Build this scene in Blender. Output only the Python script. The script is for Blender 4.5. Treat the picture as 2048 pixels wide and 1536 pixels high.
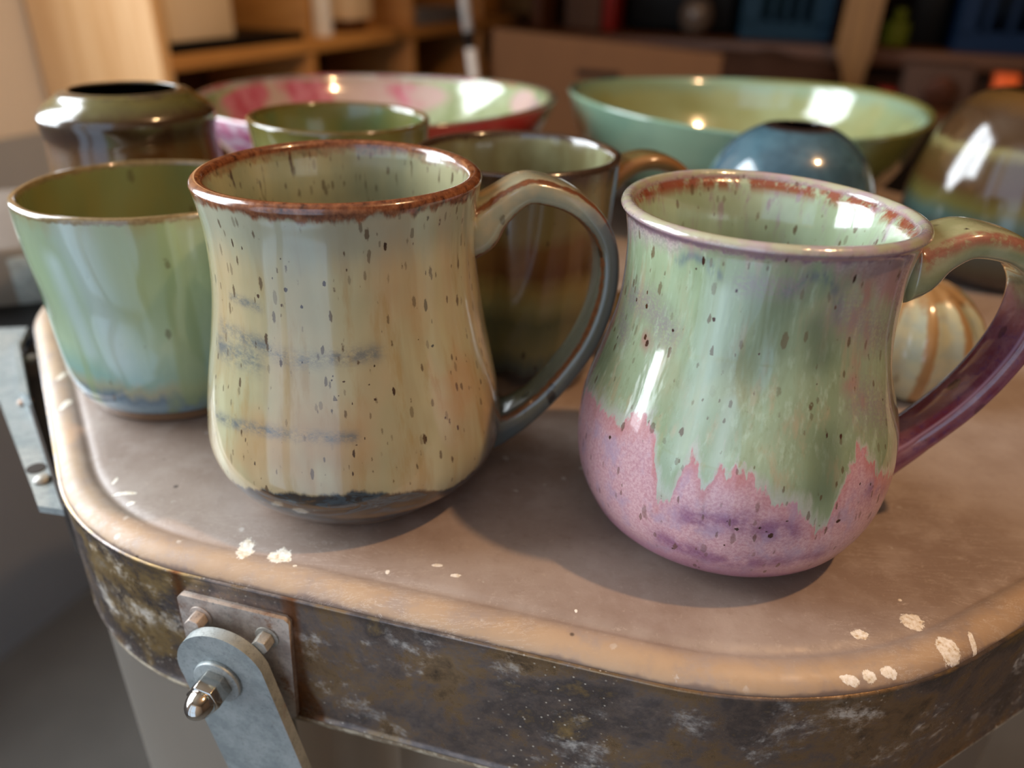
import bpy, bmesh, math, random
import numpy as np
from mathutils import Vector, Matrix
random.seed(7)
rng = np.random.default_rng(7)
for o in list(bpy.data.objects): bpy.data.objects.remove(o)
C = bpy.context.scene.collection
SC = bpy.context.scene
PI = math.pi
LZ = 1.0                      # height of the kiln lid above the floor (m)
RA = math.radians(21.0)       # the room is turned by this angle against the camera heading
UX, UY = math.sin(RA), math.cos(RA)      # u: away from the camera along the left wall
VX, VY = math.cos(RA), -math.sin(RA)     # v: to the right along the back wall
def RW(u, v, z=0.0): return Vector((u*UX+v*VX, u*UY+v*VY, z))

# ------------------------------------------------------------------ camera
cd = bpy.data.cameras.new('camera'); cam = bpy.data.objects.new('camera', cd); C.objects.link(cam)
cd.sensor_width = 36.0; cd.lens = 1540.07*36.0/2048.0
cd.clip_start = 0.01; cd.clip_end = 50
pitch, roll = 0.496724, 0.027759
F = Vector((0, math.cos(pitch), -math.sin(pitch))); U = Vector((0, math.sin(pitch), math.cos(pitch))); R = Vector((1, 0, 0))
R2 = R*math.cos(roll)+U*math.sin(roll); U2 = -R*math.sin(roll)+U*math.cos(roll)
M = Matrix((R2, U2, -F)).transposed().to_4x4(); M.translation = Vector((0, 0, LZ+0.170168))
cam.matrix_world = M
SC.camera = cam
cd.dof.use_dof = True; cd.dof.focus_distance = 0.225; cd.dof.aperture_fstop = 6.0

# ------------------------------------------------------------------ world, lights, exposure
w = bpy.data.worlds.new('world'); SC.world = w; w.use_nodes = True
w.node_tree.nodes['Background'].inputs[0].default_value = (0.62, 0.78, 1.0, 1)
w.node_tree.nodes['Background'].inputs[1].default_value = 1.0
SC.view_settings.view_transform = 'Standard'; SC.view_settings.look = 'None'
SC.view_settings.exposure = 0.58; SC.view_settings.gamma = 1.0; SC.view_settings.use_curve_mapping = False
def add_light(name, kind, loc, energy, color, **kw):
    l = bpy.data.lights.new(name, kind); l.energy = energy; l.color = color
    for k, v in kw.items(): setattr(l, k, v)
    o = bpy.data.objects.new(name, l); o.location = loc; C.objects.link(o); return o
BULB = Vector((0.62, 0.10, LZ+1.22))
bulb_light = add_light('bulb_light', 'POINT', BULB, 25.0, (1.0, 0.60, 0.30), shadow_soft_size=0.022)
SPOT = RW(.35, .35, 2.45); SPOT_AIM = RW(1.1, -1.15, 1.32)
fill_spot = add_light('added_fill_spot', 'SPOT', SPOT, 42.0, (1.0, 0.72, 0.46), shadow_soft_size=0.03, spot_size=math.radians(40), spot_blend=.6)  # added unseen spot that brightens the left wall and bookcase
fill_spot.rotation_euler = (SPOT_AIM-SPOT).to_track_quat('-Z', 'Y').to_euler()
WIN_U, WIN_V0, WIN_V1, WIN_Z0, WIN_Z1 = -1.15, -1.20, 0.36, 0.10, 2.40
win_light = add_light('window_daylight', 'AREA', RW(WIN_U-0.10, (WIN_V0+WIN_V1)/2, (WIN_Z0+WIN_Z1)/2), 46.0, (0.88, 0.95, 1.0), shape='RECTANGLE', size=WIN_V1-WIN_V0, size_y=WIN_Z1-WIN_Z0)
win_light.rotation_euler = (PI/2, 0, PI-RA)       # faces +u
SW_U0, SW_U1, SW_Z0, SW_Z1 = -.55, .50, .98, 2.40      # side window in the left wall, just outside the frame
side_light = add_light('side_window_daylight', 'AREA', RW((SW_U0+SW_U1)/2, -1.36, (SW_Z0+SW_Z1)/2), 40.0, (0.90, 0.96, 1.0), shape='RECTANGLE', size=SW_U1-SW_U0, size_y=SW_Z1-SW_Z0)
side_light.rotation_euler = (PI/2, 0, -PI/2-RA)      # faces +v

# ------------------------------------------------------------------ materials
def lin(c):
    if isinstance(c, str): c = tuple(int(c[i:i+2], 16)/255 for i in (0, 2, 4))
    return tuple((x/12.92 if x <= .04045 else ((x+.055)/1.055)**2.4) for x in c[:3])+(1.0,)
class NT:
    def __init__(s, name):
        s.m = bpy.data.materials.new(name); s.m.use_nodes = True; s.t = s.m.node_tree; s.t.nodes.clear()
        s.out = s.t.nodes.new('ShaderNodeOutputMaterial'); s.b = s.t.nodes.new('ShaderNodeBsdfPrincipled')
        s.t.links.new(s.b.outputs[0], s.out.inputs[0]); s._oc = None
    def n(s, k): return s.t.nodes.new(k)
    def set(s, sock, v):
        if isinstance(v, bpy.types.NodeSocket): s.t.links.new(v, sock)
        elif v is not None:
            if sock.type == 'RGBA' and not isinstance(v, (int, float)): sock.default_value = v if len(v) == 4 else tuple(v)+(1,)
            else: sock.default_value = v
    def m_(s, op, a, b=None, c=None, clamp=False):
        n = s.n('ShaderNodeMath'); n.operation = op; n.use_clamp = clamp
        s.set(n.inputs[0], a)
        if b is not None: s.set(n.inputs[1], b)
        if c is not None: s.set(n.inputs[2], c)
        return n.outputs[0]
    def add(s, a, b): return s.m_('ADD', a, b)
    def sub(s, a, b): return s.m_('SUBTRACT', a, b)
    def mul(s, a, b): return s.m_('MULTIPLY', a, b)
    def mx(s, a, b): return s.m_('MAXIMUM', a, b)
    def mn(s, a, b): return s.m_('MINIMUM', a, b)
    def inv(s, a): return s.m_('SUBTRACT', 1.0, a)
    def ss(s, x, lo, hi, a=0.0, b=1.0):
        n = s.n('ShaderNodeMapRange'); n.interpolation_type = 'SMOOTHSTEP'
        s.set(n.inputs[0], x); s.set(n.inputs[1], lo); s.set(n.inputs[2], hi); s.set(n.inputs[3], a); s.set(n.inputs[4], b)
        return n.outputs[0]
    def attr(s, name):
        n = s.n('ShaderNodeAttribute'); n.attribute_name = name; return n.outputs['Fac']
    def oc(s):
        if s._oc is None: s._oc = s.n('ShaderNodeTexCoord').outputs['Object']
        return s._oc
    def vec(s, scale=(1, 1, 1), loc=(0, 0, 0), rot=(0, 0, 0), v=None):
        n = s.n('ShaderNodeMapping'); s.set(n.inputs[0], v or s.oc())
        n.inputs['Location'].default_value = loc; n.inputs['Rotation'].default_value = rot; n.inputs['Scale'].default_value = scale
        return n.outputs[0]
    def noise(s, scale, st=(1, 1, 1), detail=4, rough=.55, dist=0.0, loc=(0, 0, 0), v=None):
        n = s.n('ShaderNodeTexNoise'); s.set(n.inputs['Vector'], s.vec(st, loc, v=v)); n.inputs['Scale'].default_value = scale
        n.inputs['Detail'].default_value = detail; n.inputs['Roughness'].default_value = rough; n.inputs['Distortion'].default_value = dist
        return n.outputs['Fac']
    def vor(s, scale, st=(1, 1, 1), loc=(0, 0, 0), rnd=1.0, v=None, feat='F1'):
        n = s.n('ShaderNodeTexVoronoi'); s.set(n.inputs['Vector'], s.vec(st, loc, v=v)); n.inputs['Scale'].default_value = scale
        n.inputs['Randomness'].default_value = rnd; n.feature = feat
        return n
    def specks(s, scale, st, size, density, loc=(0, 0, 0)):
        """sparse soft spots: 1 inside a speck"""
        v = s.vor(scale, st, loc); sep = s.n('ShaderNodeSeparateColor'); s.set(sep.inputs[0], v.outputs['Color'])
        keep = s.ss(sep.outputs[0], 1-density, 1-density+.02)
        rad = s.m_('MULTIPLY', s.m_('POWER', sep.outputs[1], 1.6), size)
        d = s.add(v.outputs['Distance'], s.mul(s.sub(s.noise(scale*3.2, (1, 1, .7), 2), .5), .35))
        return s.mul(s.mul(keep, s.ss(s.sub(d, rad), -.10, .03, 1.0, 0.0)), s.ss(sep.outputs[2], 0, 1, .45, 1.0))
    def mix(s, f, a, b, mode='MIX'):
        n = s.n('ShaderNodeMix'); n.data_type = 'RGBA'; n.blend_type = mode; n.clamp_factor = True
        s.set(n.inputs[0], f); s.set(n.inputs[6], a); s.set(n.inputs[7], b); return n.outputs[2]
    def ramp(s, f, stops):
        n = s.n('ShaderNodeValToRGB'); s.set(n.inputs[0], f); e = n.color_ramp.elements
        while len(e) < len(stops): e.new(0.5)
        for i, (p, c) in enumerate(stops): e[i].position = p; e[i].color = c
        return n.outputs[0]
    def bump(s, h, strength=.3, dist=.001):
        n = s.n('ShaderNodeBump'); n.inputs['Strength'].default_value = strength; n.inputs['Distance'].default_value = dist
        s.set(n.inputs['Height'], h); s.t.links.new(n.outputs[0], s.b.inputs['Normal']); return n
    def done(s, col, rough=.5, metal=0.0, coat=0.0, spec=.5, crough=.03):
        s.set(s.b.inputs['Base Color'], col); s.set(s.b.inputs['Roughness'], rough); s.set(s.b.inputs['Metallic'], metal)
        s.set(s.b.inputs['Coat Weight'], coat); s.b.inputs['Coat Roughness'].default_value = crough
        s.b.inputs['Specular IOR Level'].default_value = spec
        return s.m
def flat(name, c, rough=.6, metal=0., var=.15, scale=30., bump=0., st=(1, 1, 1)):
    g = NT(name); n = g.noise(scale, st, 4)
    c1 = lin(c); c0 = tuple(x*(1-var) for x in c1[:3])+(1,); c2 = tuple(min(1, x*(1+var)) for x in c1[:3])+(1,)
    if bump: g.bump(n, bump, .002)
    return g.done(g.mix(n, c0, c2), rough, metal, 0, .5 if metal or rough < .4 else .15)
def wood(name, ca, cb, st=(1, 1, .06), scale=45., rough=.55, knots=True):
    g = NT(name); n = g.noise(scale, st, 5, .6, .8); n2 = g.noise(6, st, 2)
    f = g.ss(g.add(g.mul(n, .65), g.mul(n2, .35)), .3, .7)
    col = g.mix(f, lin(ca), lin(cb))
    return g.done(col, rough)

# ------------------------------------------------------------------ mesh helpers
def link(name, me, mats, parent=None, loc=None, smooth=True):
    o = bpy.data.objects.new(name, me)
    for m in (mats if isinstance(mats, (list, tuple)) else [mats]): me.materials.append(m)
    if smooth: me.polygons.foreach_set('use_smooth', [True]*len(me.polygons))
    C.objects.link(o)
    if parent is not None: o.parent = parent
    if loc is not None: o.location = loc
    return o
def tag(o, label, cat=None, group=None):
    if label: o['label'] = label
    if cat: o['category'] = cat
    if group: o['group'] = group
    return o
def struct(o): o['kind'] = 'structure'; return o
def empty(name, loc, label, cat, group=None, rotz=0.0):
    o = bpy.data.objects.new(name, None); C.objects.link(o); o.location = loc; o.rotation_euler = (0, 0, rotz)
    o.empty_display_size = .02
    return tag(o, label, cat, group)
def from_bm(name, bm, mat, parent=None, loc=None, smooth=False, bevel=0.0, seg=2):
    if bevel > 0:
        bmesh.ops.bevel(bm, geom=[e for e in bm.edges if len(e.link_faces) == 2 and e.calc_face_angle(0) > .5], offset=bevel, segments=seg, affect='EDGES', profile=.5)
    bmesh.ops.recalc_face_normals(bm, faces=bm.faces)
    me = bpy.data.meshes.new(name); bm.to_mesh(me); bm.free()
    if bevel > 0: smooth = True
    o = link(name, me, mat, parent, loc, smooth)
    if bevel > 0:
        for p in me.polygons: p.use_smooth = True
        me.set_sharp_from_angle(angle=math.radians(50)) if hasattr(me, 'set_sharp_from_angle') else None
    return o
def bm_box(bm, c, s, rot=None):
    r = bmesh.ops.create_cube(bm, size=1.0); M = Matrix.Translation(c) @ (rot.to_4x4() if rot is not None else Matrix.Identity(4)) @ Matrix.Diagonal((*s, 1))
    bmesh.ops.transform(bm, matrix=M, verts=r['verts']); return r['verts']
def box(name, c, s, mat, parent=None, loc=None, rot=None, bevel=.0015, seg=2):
    bm = bmesh.new(); bm_box(bm, c, s, rot); return from_bm(name, bm, mat, parent, loc, bevel=bevel, seg=seg)
RR = Matrix.Rotation(-RA, 3, 'Z')      # local x -> v, local y -> u
def rbox(name, u0, u1, v0, v1, z0, z1, mat, parent=None, bevel=.002, base=None):
    """box given in room axes; parent's own frame is room aligned when parent is set"""
    c = Vector(((v0+v1)/2, (u0+u1)/2, (z0+z1)/2)); s = (abs(v1-v0), abs(u1-u0), abs(z1-z0))
    if parent is not None:
        bv = Vector((parent['_v'], parent['_u'], parent['_z'])); return box(name, c-bv, s, mat, parent, bevel=bevel)
    o = box(name, (0, 0, s[2]/2), s, mat, bevel=bevel); o.location = RW(c.y, c.x, min(z0, z1)); o.rotation_euler = (0, 0, -RA); return o
def rempty(name, u, v, z, label, cat, group=None):
    o = empty(name, RW(u, v, z), label, cat, group, -RA); o['_u'] = u; o['_v'] = v; o['_z'] = z; return o
def catmull(P, n=8):
    P = np.array(P, float); Q = np.vstack([2*P[0]-P[1], P, 2*P[-1]-P[-2]]); out = []
    for i in range(1, len(Q)-2):
        p0, p1, p2, p3 = Q[i-1:i+3]
        for t in np.arange(n)/n:
            out.append(.5*((2*p1)+(-p0+p2)*t+(2*p0-5*p1+4*p2-p3)*t*t+(-p0+3*p1-3*p2+p3)*t**3))
    out.append(P[-1]); return np.array(out)
def resample(P, step):
    d = np.r_[0, np.cumsum(np.linalg.norm(np.diff(P, axis=0), axis=1))]; n = max(2, int(round(d[-1]/step)))
    s = np.linspace(0, d[-1], n+1); return np.stack([np.interp(s, d, P[:, k]) for k in range(P.shape[1])], 1)
def set_attr(me, name, arr):
    a = me.attributes.new(name, 'FLOAT', 'POINT'); a.data.foreach_set('value', np.asarray(arr, np.float32))
def lathe(name, outer, inner, mat, parent=None, loc=None, seg=256, step=.15, warp=None, masks=None, closed_bottom=True, oval=0.0):
    """outer: (r,z) cm from foot to lip, inner: (r,z) from lip to the bowl's floor at r=0."""
    o_ = resample(np.array(outer, float), step); i_ = resample(np.array(inner, float), step*1.6)
    P = np.vstack([o_, i_[1:]]); ins = np.r_[np.zeros(len(o_)), np.ones(len(i_)-1)]
    keep = P[:, 0] > 1e-4
    th = np.linspace(0, 2*PI, seg, endpoint=False)-PI
    rows = np.where(keep)[0]
    Rr = P[rows, 0][:, None]*np.ones(seg); Zz = P[rows, 1][:, None]*np.ones(seg); TH = np.ones(len(rows))[:, None]*th
    IN = ins[rows][:, None]*np.ones(seg)
    X, Y, Z = Rr*np.cos(TH), Rr*np.sin(TH), Zz.copy()
    if warp is not None: X, Y, Z = warp(X, Y, Z, TH, Rr)
    V = np.stack([X, Y, Z], -1).reshape(-1, 3)
    nR = len(rows); idx = np.arange(nR*seg).reshape(nR, seg)
    a = idx[:-1]; b = idx[1:]; q = np.stack([a, np.roll(a, -1, 1), np.roll(b, -1, 1), b], -1).reshape(-1, 4)
    faces = q.tolist(); VV = V.tolist()
    VV.append([0, 0, P[0, 1]]); c0 = len(VV)-1
    VV.append([0, 0, P[-1, 1]]); c1 = len(VV)-1
    for k in range(seg):
        faces.append([c0, idx[0, (k+1) % seg], idx[0, k]]); faces.append([c1, idx[-1, k], idx[-1, (k+1) % seg]])
    me = bpy.data.meshes.new(name); me.from_pydata([[x*.01 for x in v] for v in VV], [], faces)
    set_attr(me, 'th', np.r_[np.degrees(TH.reshape(-1)), 0, 0]); set_attr(me, 'zz', np.r_[Zz.reshape(-1), P[0, 1], P[-1, 1]])
    set_attr(me, 'ins', np.r_[IN.reshape(-1), 0, 1])
    if masks:
        for k, fn in masks.items(): set_attr(me, k, np.r_[fn(np.degrees(TH), Zz, Rr, IN).reshape(-1), 0, 0])
    me.update(); return link(name, me, mat, parent, loc)
def lip(R_, zt, t=.42, dz=.18):
    """rounded lip from the outer radius to the inner radius"""
    return [(R_-t/2+t/2*math.cos(a), zt-dz+dz*math.sin(a)) for a in np.linspace(.15, PI-.15, 9)]
def pot_profiles(pr, t=.42, foot=.35, floor=.8, lipdz=.18, n=10, tin=None):
    """pr: [(z, r)] with the last entry the lip; returns outer, inner"""
    pr = [(r, z) for z, r in pr]; R_, zt = pr[-1]
    body = catmull(pr[:-1]+[(R_, zt-lipdz)], n)
    outer = [(0.01, .25), (pr[0][0]-.75, .25), (pr[0][0]-.6, .02), (pr[0][0]-.5, 0.0), (pr[0][0]-.05, 0.0)]+[(pr[0][0], .06)]+[tuple(p) for p in body if p[1] > .12]+lip(R_, zt, t, lipdz)
    tin = tin or t; zi = [p for p in body[::-1] if p[1] > floor+.9]
    inner = [outer[-1]]+[(p[0]-t-(tin-t)*min(1, (zt-p[1])/2.0), p[1]) for p in zi if p[1] < zt-lipdz-.05]
    rl = inner[-1][0]; inner += [(rl*.93, floor+.4), (rl*.75, floor+.1), (rl*.4, floor), (.01, floor)]
    inner = [inner[0]]+[tuple(p) for p in catmull(inner[1:], 4)]
    return outer, inner
def strap(name, curve, origin, phi, wid, thk, mat, parent, n=90, cs=28, power=3.0, ridge=.0):
    """a pulled handle: flat strap swept along a curve given as (distance from axis, z) cm in the plane at azimuth phi"""
    c = resample(catmull(curve, 12), .12); m = len(c); s = np.linspace(0, 1, m)
    T = np.gradient(c, axis=0); T /= np.linalg.norm(T, axis=1)[:, None]; N = np.stack([T[:, 1], -T[:, 0]], 1)   # outward
    # make sure N points away from the loop's centre
    cen = c.mean(0); sg = np.sign(((c-cen)*N).sum(1).mean()); N *= sg
    d = np.array([math.cos(phi), math.sin(phi)]); bn = np.array([-d[1], d[0]])
    W = np.interp(s, [0, .12, .4, .85, 1], wid); H = np.interp(s, [.1, .4, .85], thk[1:4])+(thk[0]-thk[1])*np.exp(-(s/.05)**1.3)+(thk[4]-thk[3])*np.exp(-((1-s)/.06)**1.3)
    t = np.linspace(0, 2*PI, cs, endpoint=False); ct, st = np.cos(t), np.sin(t)
    X = np.sign(ct)*np.abs(ct)**(2/power); Yv = np.sign(st)*np.abs(st)**(2/power)
    verts = []; A_s = []; A_x = []; A_y = []
    for i in range(m):
        for k in range(cs):
            off = Yv[k]*H[i]/2*(1+ridge*(1-abs(X[k]))*(1 if Yv[k] > 0 else 0)); b = X[k]*W[i]/2
            p = c[i]+N[i]*off; q = d*p[0]+bn*b
            verts.append(((q[0])*.01, (q[1])*.01, p[1]*.01)); A_s.append(s[i]); A_x.append(X[k]); A_y.append(Yv[k])
    faces = [[i*cs+k, i*cs+(k+1) % cs, (i+1)*cs+(k+1) % cs, (i+1)*cs+k] for i in range(m-1) for k in range(cs)]
    faces.append(list(range(cs))[::-1]); faces.append([(m-1)*cs+k for k in range(cs)])
    me = bpy.data.meshes.new(name); me.from_pydata(verts, [], faces)
    set_attr(me, 's', A_s); set_attr(me, 'cx', A_x); set_attr(me, 'cy', A_y); me.update()
    bm = bmesh.new(); bm.from_mesh(me); bmesh.ops.recalc_face_normals(bm, faces=bm.faces); bm.to_mesh(me); bm.free()
    return link(name, me, mat, parent, origin)
# masks in (theta deg, z cm) space, rr = radius for arc length
def d_spots(spots):
    def f(TH, Z, Rr, IN):
        out = np.full(TH.shape, 9.0)
        for t, z, a, b in spots:
            dx = (TH-t)*PI/180*Rr; dd = np.sqrt((dx/a)**2+((Z-z)/b)**2); out = np.minimum(out, dd)
        return np.where(IN > .5, 9.0, out)
    return f
def d_line(lines):
    """1 on a brushed line, fading with distance; lines = [(pts, halfwidth)]"""
    def f(TH, Z, Rr, IN):
        out = np.zeros(TH.shape)
        for pts, hw in lines:
            for (t0, z0), (t1, z1) in zip(pts[:-1], pts[1:]):
                ax, ay = (TH-t0)*PI/180*Rr, Z-z0; bx, by = (t1-t0)*PI/180*Rr, z1-z0
                h = np.clip((ax*bx+ay*by)/(bx*bx+by*by+1e-9), 0, 1); dd = np.sqrt((ax-h*bx)**2+(ay-h*by)**2)
                out = np.maximum(out, np.exp(-(dd/hw)**2))
        return np.where(IN > .5, 0.0, out)
    return f
def curve_z(pts, default_amp=.35):
    """signed height above a boundary whose height is a function of the angle"""
    p = sorted(pts); T = np.array([q[0] for q in p]); Zb = np.array([q[1] for q in p])
    def f(TH, Z, Rr, IN):
        lo, hi = T[0], T[-1]; b = np.interp(TH, T, Zb)
        far = 4.4+.5*np.sin(TH*PI/180*5)+.35*np.sin(TH*PI/180*13+1)
        k = np.clip(np.maximum(lo-TH, TH-hi)/15, 0, 1); return Z-(b*(1-k)+far*k)
    return f
exec_parts = []
# ------------------------------------------------------------------ glazes
def glaze_cream():
    g = NT('cream_speckled_glaze'); z, ins = g.attr('zz'), g.attr('ins')
    st = g.noise(190, (1, 1, .14), 5, .6); big = g.noise(38, (1, 1, .45), 3, .5); fine = g.noise(900, (1, 1, .5), 3)
    wide = g.noise(70, (1, 1, .08), 3, .5, .4)
    col = g.mix(g.ss(big, .32, .68), lin('B59F79'), lin('A69F7A'))
    col = g.mix(g.ss(wide, .5, .66, 0, .5), col, lin('BDBB98'))
    col = g.mix(g.ss(st, .50, .70, 0, .55), col, lin('A0844F')); col = g.mix(g.ss(g.noise(24, (1, 1, .8), 3, loc=(3, 0, 0)), .5, .66, 0, .6), col, lin('B08C60'))
    up = g.ss(g.add(z, g.mul(st, 1.5)), 9.6, 11.2); col = g.mix(g.mul(up, .6), col, lin('96A091'))
    stroke = g.attr('stroke'); f = g.mul(stroke, g.ss(g.add(g.mul(g.noise(260, (1, 1, 1.6), 6, .8), .7), g.mul(g.noise(60, (1, 1, .5), 3), .3)), .36, .62))
    col = g.mix(g.mul(f, .9), col, lin('62686A'))
    handle_shade = g.attr('handle_shade'); col = g.mix(g.mul(handle_shade, g.ss(g.noise(130, (1, 1, .3), 4), .25, .75)), col, lin('63696A'))  # grey painted for the shade the handle casts on the right flank
    dk = g.add(g.attr('dark'), g.mul(g.sub(g.noise(260, (1, 1, .35), 4), .5), .5))
    band = g.ramp(g.noise(75, (.8, .8, 3.0), 4, .6, 1.0), [(.3, lin('1A1E22')), (.45, lin('3A4850')), (.53, lin('241E1A')), (.61, lin('503A22')), (.72, lin('2C363E'))])
    col = g.mix(g.ss(dk, -.12, .06, 1, 0), col, band)
    clay = g.ss(g.add(z, g.mul(g.sub(st, .5), .25)), .42, .55, 1, 0); col = g.mix(clay, col, g.mix(fine, lin('8A6A4E'), lin('A98966')))
    # inside of the mug
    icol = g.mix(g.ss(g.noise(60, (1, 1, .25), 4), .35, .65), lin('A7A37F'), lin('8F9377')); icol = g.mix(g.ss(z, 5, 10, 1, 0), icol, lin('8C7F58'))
    istr = g.ss(g.noise(330, (1, 1, .11), 3, .6, .2), .61, .70); icol = g.mix(g.mul(istr, g.ss(z, 7.5, 10.6)), icol, lin('4A3220'))
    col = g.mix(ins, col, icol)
    # specks
    sp = g.mx(g.specks(440, (1, 1, .34), .36, .26), g.mul(g.specks(700, (1, 1, .30), .52, .34, (3, 1, 2)), .85))
    sp = g.mul(sp, g.ss(z, 1.2, 1.6)); col = g.mix(g.mul(sp, .95), col, lin('4B3420'))
    own = g.ss(g.add(g.attr('spots'), g.mul(g.sub(g.noise(1500, detail=2), .5), .9)), .75, 1.05, 1, 0)
    col = g.mix(own, col, g.mix(g.noise(500), lin('1D130C'), lin('5B4330')))
    # rusty lip
    rim = g.add(z, g.add(g.mul(g.sub(g.noise(240, (1, 1, .3), 4, .6), .5), .75), g.mul(g.sub(big, .5), .3)))
    rust = g.ramp(g.noise(420, (1, 1, .8), 5, .7), [(.3, lin('2E1A12')), (.45, lin('6E4028')), (.6, lin('8A5636')), (.75, lin('9A7860'))])
    f = g.ss(rim, 10.80, 10.98); f = g.mul(f, g.sub(1.0, g.mul(ins, g.ss(z, 11.22, 11.0, 0, .45)))); col = g.mix(f, col, rust)
    g.bump(g.add(g.add(g.mul(wide, .8), g.mul(g.noise(60, (1, 1, .3), 2), 1.0)), g.mul(g.noise(22, (1, 1, 2.5), 2), 1.2)), .38, .0014)
    return g.done(col, g.mix(clay, (.22,)*3+(1,), (.75,)*3+(1,)), 0, g.sub(1.0, clay), .5, .04)
def glaze_cream_handle():
    g = NT('cream_handle_glaze'); s, cx, cy = g.attr('s'), g.attr('cx'), g.attr('cy')
    n = g.noise(130, detail=4); col = g.mix(g.ss(n, .35, .65), lin('A3987A'), lin('8F9079'))
    col = g.mix(g.ss(g.add(s, g.mul(n, .12)), .30, .52), col, g.mix(n, lin('55544B'), lin('6B6A5C')))
    col = g.mix(g.ss(g.add(s, g.mul(n, .1)), .34, .42), col, g.mix(g.ss(cy, -.2, .2), g.mix(n, lin('57594D'), lin('6C6C5B')), lin('66675D')))
    col = g.mix(g.ss(s, .88, .94), col, lin('4E5D60'))
    rx = g.mul(g.ss(g.m_('ABSOLUTE', cx), .62, .80), g.ss(g.m_('ABSOLUTE', cx), 1.0, .93))
    ry = g.ss(g.add(g.m_('ABSOLUTE', cy), g.mul(g.sub(g.noise(500), .5), .5)), .50, .95)
    edge = g.ss(g.add(g.mn(g.m_('ABSOLUTE', cx), g.m_('ABSOLUTE', cy)), g.mul(g.sub(g.noise(300, detail=4), .5), .35)), .60, .74)
    rust = g.mix(g.noise(600, detail=4), lin('3A2013'), lin('8A5432'))
    col = g.mix(edge, col, rust)
    col = g.mix(g.mul(g.ss(g.add(s, g.mul(g.noise(400), .12)), .95, .08, 0, 1), 0), col, rust)
    sp = g.specks(210, (1, 1, .6), .45, .2); col = g.mix(g.mul(sp, .85), col, lin('24160E'))
    g.bump(g.noise(90, detail=3), .2, .001)
    return g.done(col, .22, 0, 1.0)
def glaze_mint_pink():
    g = NT('mint_over_pink_glaze'); z, ins = g.attr('zz'), g.attr('ins')
    st = g.noise(210, (1, 1, .12), 5, .65); st2 = g.noise(420, (1, 1, .16), 4, .6); big = g.noise(34, (1, 1, .5), 4, .55, .5); grain = g.noise(1100, detail=4, rough=.7)
    mint = g.mix(g.ss(big, .34, .66), lin('A3B594'), lin('8E9F7B')); mint = g.mix(g.ss(st, .5, .7, 0, .7), mint, lin('B5A583')); mint = g.mix(g.ss(g.noise(30, (1, 1, .6), 3, loc=(5, 0, 0)), .52, .7, 0, .6), mint, lin('A79A76'))
    mint = g.mix(g.ss(st2, .52, .70, 0, .5), mint, lin('BCCFB4')); mint = g.mix(g.ss(g.noise(700, (1, 1, .15), 4, .7, loc=(2, 0, 0)), .52, .72, 0, .4), mint, lin('7F8A62'))
    mint = g.mix(g.mul(g.attr('pale'), .75), mint, lin('B4C6B2'))
    mint = g.mix(g.mul(g.attr('deep'), .7), mint, lin('5F7058'))
    arcs = g.mul(g.attr('arcs'), g.ss(g.noise(500, (1, 1, .4), 4), .3, .6)); mint = g.mix(g.mul(arcs, .75), mint, lin('65727A'))
    lav = g.mix(g.ss(grain, .35, .65), lin('8E7A86'), lin('B9A4A4')); lav = g.mix(g.ss(g.noise(90, (1, 1, .5), 3), .42, .62), lav, lin('A97F86'))
    tz = g.add(g.attr('topz'), g.mul(g.sub(st, .5), 1.3)); mint = g.mix(g.ss(tz, -.25, .5, 0, .85), mint, lav)
    ros = g.mul(g.attr('rosy'), g.ss(g.noise(250, (1, 1, .3), 4), .3, .65)); mint = g.mix(g.mul(ros, .8), mint, lin('A8746E'))
    gl = g.mul(g.attr('greyl'), g.ss(grain, .3, .6)); mint = g.mix(g.mul(gl, .75), mint, lin('8F8386'))
    pink = g.mix(g.ss(grain, .3, .7), lin('BF8C94'), lin('D8B2B6')); pink = g.mix(g.ss(g.noise(150, (1, 1, .7), 4), .48, .7, 0, .65), pink, lin('AE9AB2'))
    pur = g.mul(g.attr('purple'), g.ss(g.noise(160, (1, 1, 1.2), 5, .65), .25, .6)); pink = g.mix(g.mul(pur, .9), pink, g.mix(grain, lin('6E3455'), lin('9A6A92')))
    pink = g.mix(g.ss(z, 1.7, .9, 0, .8), pink, g.mix(g.noise(120, (1, 1, 3), 4), lin('A0728C'), lin('8A4F62')))
    d = g.add(g.attr('drip'), g.add(g.add(g.mul(g.sub(st, .5), 1.3), g.mul(g.sub(st2, .5), .9)), g.mul(g.sub(g.noise(800, (1, 1, .18), 3, .6), .5), .55)))
    coral = g.mix(grain, lin('B96D70'), lin('C88F8C')); pink = g.mix(g.mul(g.ss(d, -.8, -.05), g.ss(g.noise(48, detail=4, loc=(1, 4, 2)), .36, .62, .15, .9)), pink, coral)
    whit = g.mix(grain, lin('C3C2B4'), lin('A9AFA0'))
    col = g.mix(g.ss(d, -.09, .07), pink, whit); col = g.mix(g.ss(d, .02, g.ss(g.noise(40, detail=2), .3, .7, .2, .8)), col, mint)
    # inside
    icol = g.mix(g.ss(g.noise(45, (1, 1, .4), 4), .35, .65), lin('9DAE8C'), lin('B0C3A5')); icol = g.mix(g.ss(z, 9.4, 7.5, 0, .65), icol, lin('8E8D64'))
    icol = g.mix(g.mul(g.ss(g.noise(230, (1, 1, .14), 4), .52, .68), g.ss(z, 8.2, 10.6)), icol, lin('9C8890'))
    icol = g.mix(g.mul(g.ss(z, 10.15, 10.6), g.ss(st, .38, .55)), icol, lin('8A4A2E')); icol = g.mix(g.ss(z, 3.6, 2.4), icol, lin('B0737F'))
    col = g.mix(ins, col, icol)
    sp = g.mx(g.specks(420, (1, 1, .38), .46, .20), g.mul(g.specks(700, (1, 1, .34), .52, .26, (3, 1, 2)), .9)); col = g.mix(g.mul(sp, .8), col, lin('5A3A22'))
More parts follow.
